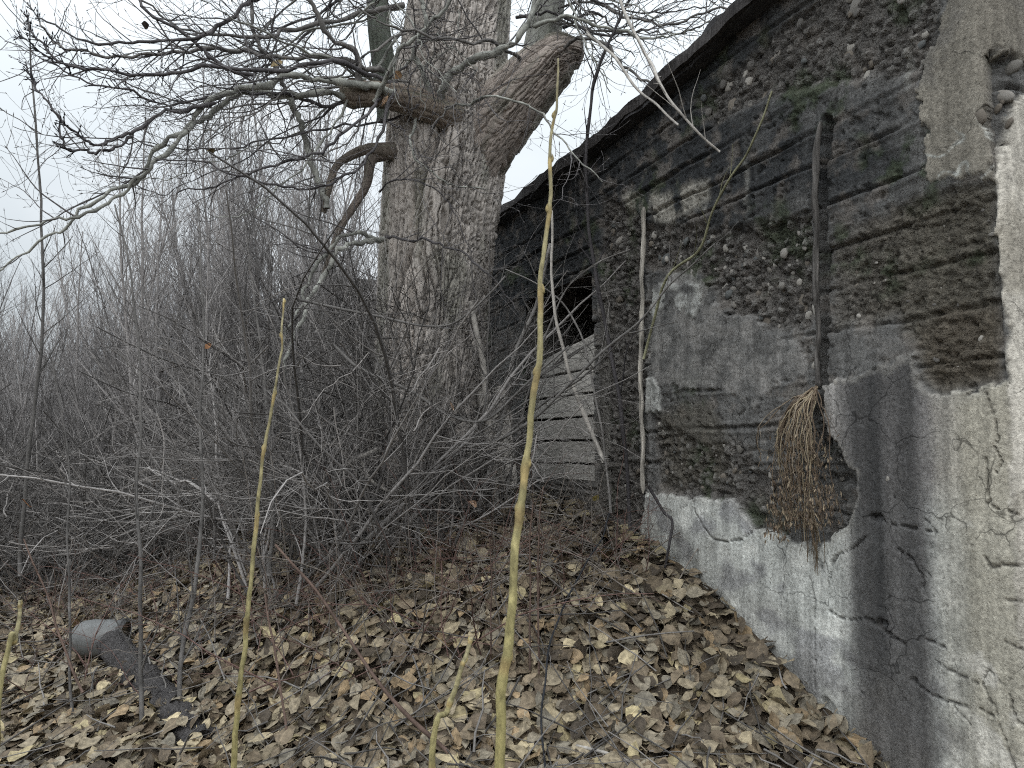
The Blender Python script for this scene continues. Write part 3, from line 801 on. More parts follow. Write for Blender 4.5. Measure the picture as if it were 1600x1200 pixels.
# ------------------------------------------------------------------ the big poplar
DT = 5.0
base_pt = P(662, 800, DT)
TREE_O = np.array([base_pt[0], base_pt[1], gz(base_pt[0], base_pt[1])])
poplar = thing('poplar_tree', 'huge old poplar with furrowed grey trunk and bare drooping branches', 'tree', tuple(TREE_O))

def bark_tube(name, ctrl, nl, nk, depth, col, seed, parent, mat=M_BARK, cell=.055, rows=None, endcap=False, knots=(), valley=False):
    """ctrl: rows of px, py, depth, radius; bark ridges are modelled in the surface"""
    c = np.array([np.append(P(x, y, d), r) for x, y, d, r in ctrl])
    cc = curve(c, nl, rows); nl = len(cc); p, r = cc[:, :3], cc[:, 3]
    t = np.gradient(p, axis=0); t /= np.linalg.norm(t, axis=1)[:, None]
    ref = np.array([0, -1., 0])
    b = np.cross(t, ref); b /= np.linalg.norm(b, axis=1)[:, None]; a = np.cross(b, t)
    # closer spacing on the side that faces the clearing
    th = np.interp(np.arange(nk) / nk, [0, .42, .58, 1], [0, 1.85, 2 * math.pi - 1.85, 2 * math.pi])
    L = np.concatenate([[0], np.cumsum(np.linalg.norm(np.diff(p, axis=0), axis=1))])
    TH, LL = np.meshgrid(th, L); RR = np.repeat(r[:, None], nk, 1)
    cx, sx = np.cos(TH), np.sin(TH)
    R0 = .38 if r.max() > .3 else r.mean()
    q = R0 / cell
    wl_ = LL * .55
    X, Y = cx * q, sx * q
    tw = .35 * perlin(LL * 1.3, cx * 1.2, sx * 1.2 + seed)
    X2, Y2 = X * np.cos(tw) - Y * np.sin(tw), X * np.sin(tw) + Y * np.cos(tw)
    X2 = X2 + .14 * perlin(LL * 2.2, X * .5, 2.2) + .12 * perlin(LL * 14, X, 1.2); Y2 = Y2 + .14 * perlin(LL * 2.2, Y * .5, 8.2) + .12 * perlin(LL * 14, Y, 5.2)
    n1 = np.abs(perlin(X2 + seed, Y2, LL * .85)); n2 = np.abs(perlin(X2 * 1.55 + 7 + seed, Y2 * 1.55, LL * 1.7)); n3 = np.abs(perlin(X2 * 2.4 + 17 + seed, Y2 * 2.4, LL * 3.0))
    rid = np.minimum(np.minimum(sstep(.01, .085, n1), .2 + .8 * sstep(.01, .075, n2)), .55 + .45 * sstep(.0, .07, n3))
    crs = sstep(.0, .06, np.abs(perlin(X2 * 1.6 + 31, Y2 * 1.6, LL * 8))) * .45 + .55
    fine = .5 * perlin(X2 * 5, Y2 * 5, LL * 8) + .5 * perlin(X2 * 9, Y2 * 9, LL * 30)
    hh = depth * (rid * crs - .75) + depth * .22 * fine
    if valley:                                       # two stems grown into one, the seam leaning down to the left
        rl = p - CAM; pyr = 600 - F * (rl @ UP) / (rl @ FW)
        ta = np.where(TH > math.pi, TH - 2 * math.pi, TH)
        sh_ = ta - (np.interp(pyr, [150, 250, 480, 650, 850], [.2, 0, -.51, -.72, -.85]) + .05 * np.sin(L * 9))[:, None]
        fade = (sstep(130, 230, pyr))[:, None]
        hh = hh - fade * (.13 * np.exp(-np.abs(sh_) / .11) + .05 * sstep(.05, -.35, sh_))
    for kx, ky in knots:
        kp = P(kx, ky, np.interp(ky, [c_[1] for c_ in ctrl[::-1]], [c_[2] for c_ in ctrl[::-1]])) 
        vv = p[:, None] + RR[..., None] * (cx[..., None] * a[:, None] + sx[..., None] * b[:, None])
        rel_ = unit(kp - CAM); dd = np.linalg.norm(np.cross(vv - CAM, rel_), axis=-1); dd = np.where(((vv - CAM) @ rel_) < np.linalg.norm(kp - CAM), dd, 9)
        hh = hh + .008 * np.exp(-((dd - .04) / .02) ** 2) - .045 * np.exp(-(dd / .022) ** 2)
    fl = 1 + .05 * fbm(cx * 1.2, sx * 1.2, LL * .7 + seed, 2)
    v = p[:, None] + (RR * fl + hh)[..., None] * (cx[..., None] * a[:, None] + sx[..., None] * b[:, None])
    v = v.reshape(-1, 3)
    i = np.arange(nl - 1)[:, None] * nk; j = np.arange(nk)[None]; j2 = (j + 1) % nk
    f = np.stack([i + j, i + j2, i + nk + j2, i + nk + j], -1).reshape(-1, 4)
    n = fbm(cx * 2, sx * 2, LL * 1.3, 4).ravel(); nf = fbm(X2 * 1.5, Y2 * 1.5, LL * 5, 3).ravel()
    cl = np.asarray(col)[None] * (1 + .3 * n + .25 * nf)[:, None]
    gr = sstep(.1, .5, fbm(cx * 1.5 + 5, sx * 1.5, LL * 1.1 + 2, 3)).ravel()[:, None]
    cl = cl * (1 - .45 * gr) + lin(118, 124, 110)[None] * .45 * gr
    if endcap:
        e = len(v); v = np.concatenate([v, [p[-1] + t[-1] * r[-1] * .25]]); cl = np.concatenate([cl, [lin(120, 104, 92)]])
        st = (nl - 1) * nk; jj = np.arange(nk)
        tri = np.stack([st + jj, st + (jj + 1) % nk, np.full(nk, e)], -1)
        f = np.concatenate([np.concatenate([f[:, [0, 1, 2]], f[:, [0, 2, 3]]]), tri])
    me = mesh_np(name, v - TREE_O, f, np.clip(cl, .01, .8))
    return link(name, me, mat, parent)

BK = lin(192, 186, 180)
bark_tube('trunk', [(640, 930, 5.0, .62), (652, 840, 5.0, .50), (660, 760, 5.0, .435), (664, 640, 5.0, .395), (669, 500, 5.0, .375), (678, 380, 5.0, .385), (688, 270, 5.0, .405), (696, 190, 5.02, .40),
                    (708, 100, 5.05, .35), (718, 0, 5.1, .325), (726, -120, 5.15, .30), (735, -330, 5.25, .25), (750, -700, 5.4, .16), (760, -1100, 5.6, .07)], 0, 300, .046, BK, 1.0, poplar, cell=.052, knots=((697, 256),), valley=True, rows=np.concatenate([np.linspace(0, 9.9, 560), np.linspace(10, 13, 30)]))
limb = bark_tube('limb', [(712, 320, 4.97, .18), (748, 240, 4.9, .21), (786, 182, 4.84, .212), (824, 136, 4.78, .19), (856, 104, 4.75, .165), (878, 90, 4.73, .15), (896, 86, 4.72, .10), (908, 88, 4.72, .07)], 170, 170, .024, lin(164, 155, 148), 5.0, poplar, cell=.06, endcap=True)
SM = lin(150, 152, 146)
bark_tube('stem', [(838, 135, 4.76, .13), (846, 80, 4.76, .115), (856, 10, 4.76, .10), (868, -80, 4.8, .09), (890, -300, 4.9, .07), (930, -700, 5.1, .03)], 160, 60, .006, SM, 9.0, poplar, cell=.03)
bark_tube('stem', [(612, 190, 4.95, .09), (604, 130, 4.9, .075), (594, 60, 4.85, .07), (590, 0, 4.85, .065), (596, -120, 4.9, .06), (610, -400, 5.0, .03)], 140, 48, .006, lin(104, 110, 102), 13.0, poplar, cell=.03)
bark_tube('limb', [(715, 185, 4.72, .10), (680, 172, 4.66, .095), (640, 158, 4.62, .085), (600, 150, 4.6, .075), (570, 148, 4.58, .075), (548, 148, 4.57, .085), (535, 150, 4.57, .06)], 90, 54, .010, lin(132, 122, 112), 17.0, poplar, cell=.03, endcap=True)
bark_tube('limb', [(640, 240, 4.85, .07), (600, 236, 4.74, .05), (572, 234, 4.7, .033), (545, 245, 4.66, .026), (525, 262, 4.63, .022), (512, 300, 4.6, .019), (506, 332, 4.6, .014)], 80, 28, .006, lin(116, 108, 100), 19.0, poplar, cell=.03)
bark_tube('limb', [(600, 240, 4.75, .05), (580, 250, 4.72, .034), (572, 290, 4.7, .026), (548, 330, 4.66, .022), (528, 365, 4.62, .018), (505, 430, 4.6, .014)], 80, 24, .005, lin(112, 104, 98), 23.0, poplar, cell=.03)

# main branches, traced one by one: px, py, depth per point and start / end radius
G1, G2, G3 = lin(150, 152, 146), lin(112, 110, 108), lin(84, 82, 84)
BR = [
 ([(640,158,4.6),(590,140,4.5),(520,122,4.4),(450,112,4.3),(400,132,4.25),(330,160,4.2),(290,205,4.15),(240,255,4.1),(190,290,4.05),(140,325,4.0),(60,352,3.95),(-40,372,3.9)], .028, .005, G1),
 ([(560,150,4.55),(480,140,4.45),(400,147,4.35),(350,168,4.3),(300,195,4.25),(245,240,4.2),(200,285,4.2),(150,318,4.15),(90,370,4.1),(0,428,4.05),(-60,450,4.0)], .024, .005, G1),
 ([(600,118,4.6),(540,97,4.5),(460,92,4.45),(400,84,4.4),(330,76,4.35),(250,82,4.3),(170,88,4.25),(110,72,4.2),(70,50,4.2),(45,15,4.2)], .019, .004, G2),
 ([(610,130,4.6),(520,104,4.3),(430,112,4.2),(330,110,4.1),(240,122,4.05),(150,106,4.0),(98,94,4.0),(62,62,4.0),(38,18,4.0)], .017, .004, G3),
 ([(345,160,4.2),(260,182,4.1),(205,215,4.0),(165,228,3.95),(128,216,3.95),(98,188,3.9),(62,145,3.9),(38,104,3.9)], .013, .004, G3),
 ([(205,215,4.0),(165,237,3.95),(120,238,3.95),(95,226,3.9),(92,190,3.9)], .010, .005, G3),
 ([(630,10,4.7),(540,22,4.6),(460,52,4.5),(400,62,4.4),(300,40,4.3),(205,-5,4.2)], .02, .006, G2),
 ([(600,-60,4.7),(480,-30,4.5),(420,-10,4.4),(370,20,4.3),(300,60,4.2),(200,60,4.1),(120,60,4.0),(60,30,4.0)], .02, .005, G3),
 ([(205,-10,4.2),(270,50,4.25),(340,95,4.3),(400,120,4.3)], .009, .012, G3),
 ([(590,150,4.6),(520,160,4.5),(440,150,4.4),(360,150,4.3),(260,160,4.2),(170,140,4.1),(90,110,4.1),(40,60,4.05)], .014, .003, G3),
 ([(445,150,4.5),(465,190,4.55),(484,240,4.58),(495,290,4.6),(505,330,4.6)], .02, .024, G1),
 ([(445,150,4.5),(430,110,4.45),(400,60,4.4),(385,10,4.4),(370,-50,4.4)], .018, .01, G2),
 ([(596,378,4.75),(560,380,4.6),(525,395,4.5),(500,430,4.45),(480,470,4.4),(462,520,4.35),(450,570,4.3)], .022, .010, G1),
 ([(600,370,4.8),(560,365,4.65),(510,390,4.6),(480,440,4.55),(455,510,4.5),(440,600,4.45)], .018, .008, G1),
 ([(690,170,4.65),(700,120,4.55),(740,95,4.5),(790,78,4.45),(822,45,4.4),(835,0,4.4),(850,-60,4.4)], .03, .014, G1),
 ([(680,165,4.65),(640,80,4.5),(660,50,4.5),(655,0,4.5),(640,-60,4.5)], .022, .01, G1),
 ([(822,45,4.42),(870,30,4.35),(930,40,4.3),(1000,55,4.2),(1060,50,4.1),(1110,30,4.0)], .014, .004, G1),
 ([(870,-40,4.7),(930,0,4.5),(980,30,4.4),(1050,40,4.2),(1130,12,4.1),(1180,20,4.0)], .014, .004, G2),
 ([(850,90,4.7),(900,60,4.5),(940,75,4.4),(1000,125,4.2),(1050,170,4.0)], .016, .006, G2),
 ([(820,100,4.7),(760,60,4.4),(680,60,4.3),(600,40,4.25),(540,0,4.2)], .014, .005, G2),
 ([(560,148,4.55),(555,90,4.5),(520,50,4.45),(490,0,4.4),(470,-60,4.4)], .022, .012, G2),
 ([(585,150,4.5),(610,100,4.4),(645,60,4.35),(690,20,4.3),(720,-30,4.3)], .018, .008, G1),
 ([(648,180,4.6),(640,215,4.5),(660,260,4.45),(695,290,4.4),(750,300,4.35)], .010, .004, G1),
 ([(620,140,4.5),(600,200,4.4),(560,260,4.3),(500,290,4.2),(420,280,4.1),(330,260,4.05),(250,250,4.0)], .012, .004, G3),
 ([(600,150,4.5),(550,200,4.3),(480,250,4.2),(400,260,4.1),(340,290,4.1),(280,300,4.1)], .012, .004, G3),
 ([(690,175,4.6),(760,150,4.3),(830,170,4.2),(890,230,4.1),(940,280,4.0)], .010, .004, G1),
 ([(600,375,4.7),(660,372,4.5),(715,395,4.45),(760,440,4.4),(800,480,4.35)], .010, .004, G3),
 ([(590,290,4.7),(640,280,4.5),(700,310,4.4),(740,400,4.35)], .007, .003, G3),
]
rb = np.random.default_rng(77)
# further branches that sweep out from the crown and turn up at the tips
for _ in range(18):
    x0, y0 = rb.uniform(570, 650), rb.uniform(-200, 190); xe = rb.uniform(-80, 420); ye = rb.uniform(-60, 360)
    de = rb.uniform(3.7, 5.6); sag = rb.uniform(10, 70)
    BR.append(([(x0, y0, 4.7)] + [(x0 + (xe - x0) * t, y0 + (ye - y0) * t + sag * math.sin(math.pi * t) + rb.normal(0, 8), 4.7 + (de - 4.7) * t) for t in (.2, .4, .6, .8)] + [(xe, ye - rb.uniform(10, 60), de)], rb.uniform(.006, .011), .002, (G2, G3, G1)[rb.integers(3)]))
for _ in range(12):                               # thin shoots that cross in front of the trunk
    x0, y0 = rb.uniform(560, 720), rb.uniform(-80, 190); xe = rb.uniform(620, 930); ye = rb.uniform(60, 360); de = rb.uniform(4.1, 4.5)
    BR.append(([(x0, y0, 4.5)] + [(x0 + (xe - x0) * t + rb.normal(0, 14), y0 + (ye - y0) * t + rb.normal(0, 16) - 30 * math.sin(3.14 * t), 4.5 + (de - 4.5) * t) for t in (.25, .5, .75)] + [(xe, ye, de)], rb.uniform(.004, .008), .002, (G2, G1, G3)[rb.integers(3)]))
for _ in range(14):
    x0, y0 = rb.uniform(800, 880), rb.uniform(-140, 60); xe = rb.uniform(930, 1160); ye = rb.uniform(-30, 230)
    if ye > 330 - (xe - 770) * .85 + 40: ye = max(-40, 330 - (xe - 770) * .85 - 20)
    de = rb.uniform(4.0, 4.8)
    BR.append(([(x0, y0, 4.7)] + [(x0 + (xe - x0) * t, y0 + (ye - y0) * t + rb.normal(0, 12), 4.7 + (de - 4.7) * t) for t in (.25, .5, .75)] + [(xe, ye, de)], rb.uniform(.007, .012), .003, (G2, G1, G3)[rb.integers(3)]))
TW2 = [(6.0, .15, .07, .65, .8, .03, .16, 3, 4)]
TW1 = [(7.0, .34, .15, .5, .85, .045, .13, 4, 7)] + TW2
TW0 = [(1.0, .8, .25, .55, .6, .03, .10, 5, 10)] + TW1
for k, (pts, r0, r1, cl) in enumerate(BR):
    c = np.array([P(x, y, d) for x, y, d in pts]) - TREE_O
    n = max(16, len(pts) * 6)
    c = wobble(wobble(curve(c, n), .045, 3.5, rb), .018, 13.0, rb); c[1:-1] += rb.normal(0, .005, (n - 2, 3))
    r = .86 * np.linspace(r0, r1, n) * (1 + .14 * rb.normal(0, 1, n))
    tb = TB(); tb.tube(c, r, 7, np.clip(np.asarray(cl)[None] * (1 + .25 * rb.normal(0, 1, (n, 1))), .02, .7))
    o = link('branch', tb.mesh('branch'), M_TWIG, poplar)
    tb = TB()
    sprout(tb, c, np.clip(r, .005, .011), TW0, rb, lin(104, 102, 103), .15, 1.0, .0018)
    sprout(tb, c, np.clip(r, .005, .011), TW1, rb, lin(104, 102, 103), .10, 1.0, .0018)
    if k in (2, 3, 4, 5, 9):                      # knobbly spur shoots towards the tips
        sprout(tb, c, np.full(n, .010), [(22, .035, .012, .5, .8, .1, .05, 4, 2)], rb, lin(58, 58, 62), .45, 1.0, .003)
    if tb.n: tag(link('twigs', tb.mesh('twigs'), M_TWIG, o), kind='stuff')
# upper crown above the frame, seen at the top edge
tb = TB()
for _ in range(46):
    p = P(rb.uniform(350, 1000), rb.uniform(-420, -60), rb.uniform(4.3, 5.8)) - TREE_O
    d = np.array([rb.normal(0, 1), rb.normal(0, .6), rb.uniform(-.9, .3)])
    twig(tb, p, d, rb.uniform(.5, 1.2), rb.uniform(.005, .011), 8, 4, rb, .08, .02, lin(84, 82, 84), TW1, .002)
tag(link('twigs', tb.mesh('twigs'), M_TWIG, poplar), kind='stuff')

# thin dead shoots that sprout from the lower trunk and cling to it
tb = TB()
for _ in range(420):
    y_ = rb.uniform(470, 800); a_ = rb.uniform(-1.35, 1.35)
    cpt = P(np.interp(y_, [380, 500, 640, 760, 840], [678, 669, 664, 660, 652]), y_, 5.0); R_ = np.interp(y_, [470, 640, 760, 840], [.37, .395, .43, .49])
    out = np.array([math.sin(a_), -math.cos(a_), 0.0])
    p = cpt + out * (R_ - .02) - TREE_O
    d = out * rb.uniform(.05, .5) + np.array([rb.normal(0, .45), rb.normal(0, .15), rb.uniform(-.3, 1.2)])
    twig(tb, p, d, rb.uniform(.15, .6), rb.uniform(.0018, .0045), 7, 3, rb, .13, .02, lin(110, 107, 105) * rb.choice([.35, .6, 1.0]), [(6, .14, .06, .6, .8, .0, .15, 3, 3)])
tag(link('sprouts', tb.mesh('sprouts'), M_TWIG, poplar), kind='stuff')

# ------------------------------------------------------------------ leaf shapes
def leaf_proto(k):
    rg = np.random.default_rng(500 + k)
    ys = np.array([0, .12, .32, .55, .78, 1.0]); ws = np.array([.03, .19, .29, .27, .16, .0]) * rg.uniform(.65, 1.45)
    curl, fold, tip = rg.uniform(-.3, .5), rg.uniform(-.1, .45), rg.uniform(-.6, .6)
    v, uv = [], []
    tw = rg.normal(0, .7); bend = rg.normal(0, .12)
    for i, (y, w) in enumerate(zip(ys, ws)):
        for sx in (-1, 0, 1):
            x = sx * w * (1 + .12 * rg.normal())
            z = abs(x) * fold + curl * (y - .5) ** 2 + tip * max(0, y - .55) ** 2 + x * tw * (y - .4) + .03 * rg.normal()
            v.append((x + bend * (y - .5) ** 2 * 2, y - .5, z)); uv.append((sx * .5 + (0.0), y))
    f = []
    for i in range(5):
        for j in (0, 1):
            a = i * 3 + j
            f.append((a, a + 1, a + 4, a + 3))
    # a short stalk, so the leaf reads as a leaf
    b = len(v)
    v += [(-.012, -.5, 0), (.012, -.5, 0), (.02, -.78, .05 + .1 * rg.random()), (0, -.78, .05)]; uv += [(0, 0)] * 4
    f.append((b, b + 1, b + 2, b + 3))
    return np.array(v), np.array(f), np.array(uv)
LEAF = [leaf_proto(k) for k in range(12)]
LTINT = [c_ * np.array([1.03, 1.0, .90]) for c_ in (lin(150, 141, 126), lin(166, 156, 136), lin(130, 119, 105), lin(172, 162, 134), lin(106, 96, 85), lin(142, 136, 126), lin(80, 73, 66), lin(154, 136, 113), lin(124, 120, 113), lin(186, 175, 150))]
LW = np.array([.18, .08, .18, .035, .15, .12, .12, .065, .06, .01])

def rot_mats(nrm, yaw, tilt, tdir):
    n = len(yaw)
    up = nrm; x = np.stack([np.cos(yaw), np.sin(yaw), np.zeros(n)], -1)
    x = x - up * (x * up).sum(1)[:, None]; x /= np.linalg.norm(x, axis=1)[:, None]; y = np.cross(up, x)
    ax = x * np.cos(tdir)[:, None] + y * np.sin(tdir)[:, None]
    def rotv(v):
        c, s = np.cos(tilt)[:, None], np.sin(tilt)[:, None]
        return v * c + np.cross(ax, v) * s + ax * (ax * v).sum(1)[:, None] * (1 - c)
    return np.stack([rotv(x), rotv(y), rotv(up)], -1)

def scatter_leaves():
    rg = np.random.default_rng(909)
    n = 45500
    yy = np.exp(rg.uniform(math.log(1.75), math.log(17.0), n)); xx = rg.uniform(-.80, .62, n) * (yy + .3)
    q = wallq(xx, yy); keep = (q > .03) & ~((np.hypot(xx - TREE_O[0], yy - TREE_O[1]) < .45))
    xx, yy = xx[keep], yy[keep]; n = len(xx)
    e = .04
    gx = (gz(xx + e, yy) - gz(xx - e, yy)) / (2 * e); gy = (gz(xx, yy + e) - gz(xx, yy - e)) / (2 * e)
    nr = np.stack([-gx, -gy, np.ones(n)], -1); nr /= np.linalg.norm(nr, axis=1)[:, None]
    lift = rg.random(n) ** 1.3
    zz = gz(xx, yy) + .002 + .055 * lift
    size = (.034 + .069 * rg.random(n) ** .8) * np.interp(yy, [0, 6, 12, 17], [1, 1, 1.25, 1.5])
    tilt = np.abs(rg.normal(0, .42, n)); stand = rg.random(n) < .09; tilt[stand] = rg.uniform(.7, 1.4, stand.sum())
    R = rot_mats(nr, rg.uniform(0, 6.28, n), tilt, rg.uniform(0, 6.28, n))
    flip = rg.random(n) < .45; R[flip] = R[flip] * np.array([1, -1, -1])[None, None]
    kind = rg.integers(0, len(LEAF), n); tint = rg.choice(len(LTINT), n, p=LW)
    # brightness varies at random; leaves close to the wall are darker
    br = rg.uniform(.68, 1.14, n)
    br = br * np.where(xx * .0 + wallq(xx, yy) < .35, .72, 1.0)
    pos = np.stack([xx, yy, zz], -1)
    # the 300 that show largest: near, high in the layer and inside the view
    rel = pos - CAM; dep = rel @ FW; px = 800 + F * rel[:, 0] / dep; py = 600 - F * (rel @ UP) / dep
    vis = (px > 10) & (px < 1590) & (py < 1190) & (py > 700)
    score = np.where(vis, size / dep * (.55 + lift) * (tilt < .9), 0)
    top = np.argsort(-score)[:300]
    near = np.zeros(n, bool); near[top] = True
    cache = {}
    for i in top:
        key = (int(kind[i]), int(tint[i]))
        if key not in cache:
            v, f, uv = LEAF[key[0]]
            me = mesh_np('leaf', v, f, np.broadcast_to(LTINT[key[1]] * .86, (len(v), 3)), True, uv); me.materials.append(M_LEAF); cache[key] = me
        o = bpy.data.objects.new('leaf', cache[key]); COL.objects.link(o); o.parent = ground
        m = Matrix.Identity(4)
        for a in range(3):
            for b in range(3): m[a][b] = R[i, a, b] * size[i]
            m[a][3] = pos[i, a]
        m[2][3] += .012
        o.matrix_local = m
    V, Fc, Cc, UV = [], [], [], []; off = 0
    for k in range(len(LEAF)):
        m = (kind == k) & ~near
        v, f, uv = LEAF[k]; c = m.sum()
        vv = np.einsum('nij,vj->nvi', R[m] * size[m][:, None, None], v) + pos[m][:, None]
        V.append(vv.reshape(-1, 3)); Fc.append((f[None] + (np.arange(c) * len(v))[:, None, None]).reshape(-1, 4) + off)
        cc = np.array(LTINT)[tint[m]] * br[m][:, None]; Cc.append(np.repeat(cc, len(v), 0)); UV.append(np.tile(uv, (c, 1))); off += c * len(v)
    me = mesh_np('leaf_litter', np.concatenate(V), np.concatenate(Fc), np.concatenate(Cc), True, np.concatenate(UV))
    tag(link('leaf_litter', me, M_LEAF, ground), kind='stuff')
scatter_leaves()

# fallen twigs mixed into the litter
tb = TB(); rg = np.random.default_rng(41)
for _ in range(1500):
    y = math.exp(rg.uniform(math.log(2.0), math.log(12))); x = rg.uniform(-.8, .5) * y
    if wallq(x, y) < .1: continue
    L = rg.uniform(.15, .6); a = rg.uniform(0, 6.28); n = 5
    xs = x + np.cumsum(np.full(n, L / n * math.cos(a)) + rg.normal(0, .008, n)); ys = y + np.cumsum(np.full(n, L / n * math.sin(a)) + rg.normal(0, .008, n))
    if wallq(xs, ys).min() < .03: continue
    zs = gz(xs, ys) + .035 + rg.uniform(0, .05) + np.linspace(0, rg.uniform(-.03, .14), n)
    tb.tube(np.stack([xs, ys, zs], -1), np.linspace(1, .5, n) * rg.uniform(.0015, .005), 4, lin(*[rg.uniform(70, 135)] * 3) * np.array([1.05, 1, .95]))
tag(link('twig_litter', tb.mesh('twig_litter'), M_TWIG, ground), kind='stuff')

# ------------------------------------------------------------------ shrubs and saplings
def proto(kind, seed):
    """returns (stem mesh, twig mesh) standing at the origin"""
    rg = np.random.default_rng(seed); st, tw = TB(), TB()
    if kind == 'sapling':
        H = rg.uniform(3.6, 5.0); c = lin(160, 157, 156) * rg.uniform(.3, 1.25)
        pts = path(np.zeros(3), np.array([rg.normal(0, .10), rg.normal(0, .10), 1]), H, 14, rg, .035, .0)
        r = np.linspace(.020, .0035, 15) * rg.uniform(.7, 1.3); st.tube(pts, r, 6, c)
        sprout(tw, pts, r, [(10, .85, .3, .45, .6, .06, .07, 4, 7), (7, .32, .12, .6, .6, .03, .09, 3, 4)], rg, c, .12, .97)
    elif kind == 'bush':
        c0 = lin(154, 151, 149)
        for _ in range(rg.integers(7, 12)):
            c = c0 * rg.choice([.22, .35, .5, .8, 1.15]); H = rg.uniform(1.1, 2.4); a = rg.uniform(0, 6.28); l = rg.uniform(.05, .95)
            pts = path(rg.normal(0, .24, 3) * [1, 1, 0], np.array([l * math.cos(a), l * math.sin(a), 1]), H, 12, rg, .14, -.015)
            r = np.linspace(.011, .0026, 13) * rg.uniform(.5, 1.35); st.tube(pts, r, 5, c)
            sprout(tw, pts, r, [(7, .5, .2, .45, .8, .01, .11, 4, 6), (6, .22, .08, .6, .7, .0, .14, 3, 3)], rg, c, .1, .97)
    elif kind == 'brush':                              # dead, broken brushwood lying every which way
        for _ in range(44):
            c = lin(150, 146, 143) * rg.choice([.2, .3, .45, .7, 1.1]); p = rg.normal(0, 1, 3) * [.55, .45, .34] + [0, 0, .55]
            d = rg.normal(0, 1, 3) * [1, .8, .7]; L = rg.uniform(.35, 1.1)
            pts = path(p - unit(d) * L * .5, d, L, 9, rg, .14, 0); r = np.linspace(1, .35, 10) * rg.uniform(.0018, .0062); st.tube(pts, r, 5, c)
            sprout(tw, pts, r, [(5, .22, .1, .55, .8, .0, .14, 3, 4)], rg, c, .1, .97)
    elif kind == 'cane':
        for _ in range(rg.integers(6, 11)):
            c = (lin(112, 90, 84) if rg.random() < .4 else lin(118, 112, 106)) * rg.uniform(.7, 1.2); H = rg.uniform(.4, 1.25); a = rg.uniform(0, 6.28); l = rg.uniform(.1, 1.6)
            pts = path(rg.normal(0, .12, 3) * [1, 1, 0], np.array([l * math.cos(a), l * math.sin(a), 1]), H, 8, rg, .08, -.06)
            r = np.linspace(.0045, .0013, 9); st.tube(pts, r, 4, c)
            sprout(tw, pts, r, [(6, .22, .1, .6, .8, -.03, .1, 3, 4)], rg, c, .1, .97)
    elif kind == 'far':
        H = rg.uniform(3.6, 6.0); c = lin(166, 167, 172) * rg.uniform(.75, 1.25)  # pale bluish grey: distance haze is put into the bark colour
        pts = path(np.zeros(3), np.array([rg.normal(0, .10), rg.normal(0, .10), 1]), H, 9, rg, .035, .0)
        r = np.linspace(.022, .004, 10); st.tube(pts, r, 4, c)
        sprout(st, pts, r, [(5, 1.1, .4, .5, .5, .05, .05, 3, 5), (3.2, .45, .15, .7, .55, .03, .07, 3, 3)], rg, c, .08, .97)
    return st, tw

def plant_set(kind, n, seed):
    out = []
    for k in range(n):
        a, b = proto(kind, seed + k); a, b = a.mesh('stem'), b.mesh('twigs')
        a.materials.append(M_TWIG); b.materials.append(M_TWIG); out.append((a, b))
    return out
SAP = plant_set('sapling', 12, 1000); BUSH = plant_set('bush', 12, 2000); CANE = plant_set('cane', 6, 3000); BRUSH = plant_set('brush', 6, 5000)

def plant(name, pr, x, y, sc, yaw, lean, label, cat, group, dz=-.02):
    o = thing(name, label, cat, (x, y, float(gz(x, y)) + dz), group)
    o.rotation_euler = (lean[0], lean[1], yaw); o.scale = (sc, sc, sc)
    for nm, me in zip(('stem', 'twigs'), pr):
        if name == 'brushwood' and nm == 'stem': nm = 'sticks'
        c = bpy.data.objects.new(nm, me); COL.objects.link(c); c.parent = o
        if nm in ('twigs', 'sticks'): c['kind'] = 'stuff'
    return o
rg = np.random.default_rng(606)
def clear(x, y, tr=.75): return wallq(x, y) > .35 and math.hypot(x - TREE_O[0], y - TREE_O[1]) > tr
def spot(px, dep): return (px - 800) / F * dep, dep
def where(px, d, mid):
    a = ('at the left edge of the thicket', 'in the thicket behind the pipe', 'in the thicket behind the slender shoot', 'in the thicket beside the poplar')[int(np.searchsorted([40, 260, 450], px))]
    return a + (', front rows' if d < mid else ', back rows')
# saplings of the young wood on the left
cnt = 0
while cnt < 285:
    px = rg.uniform(-160, 620); d = rg.uniform(np.interp(px, [0, 350, 520], [7.8, 7.0, 6.2]), 14)
    x, y = spot(px, d)
    if not clear(x, y, 1.1): continue
    hs = np.interp(px, [-160, 0, 90, 200, 330, 620], [.95, .86, .84, 1.0, 1.18, 1.12]) * rg.uniform(.68, 1.2)
    plant('sapling', SAP[rg.integers(12)], x, y, hs * np.interp(d, [6, 13], [.8, 1.15]), rg.uniform(0, 6.28), (rg.normal(0, .05), rg.normal(0, .05)),
          'bare grey sapling ' + where(px, d, 9.5), 'sapling', 'saplings of the young wood')
    cnt += 1
cnt = 0
while cnt < 160:
    px = rg.uniform(-120, 640); d = rg.uniform(np.interp(px, [0, 300, 430, 520], [7.0, 6.6, 5.4, 4.6]), 11)
    x, y = spot(px, d)
    if not clear(x, y, .6): continue
    plant('shrub', BUSH[rg.integers(12)], x, y, rg.uniform(.7, 1.05), rg.uniform(0, 6.28), (0, 0), 'leafless tangled grey shrub ' + where(px, d, 6.8), 'shrub', 'bare shrubs of the thicket')
    cnt += 1
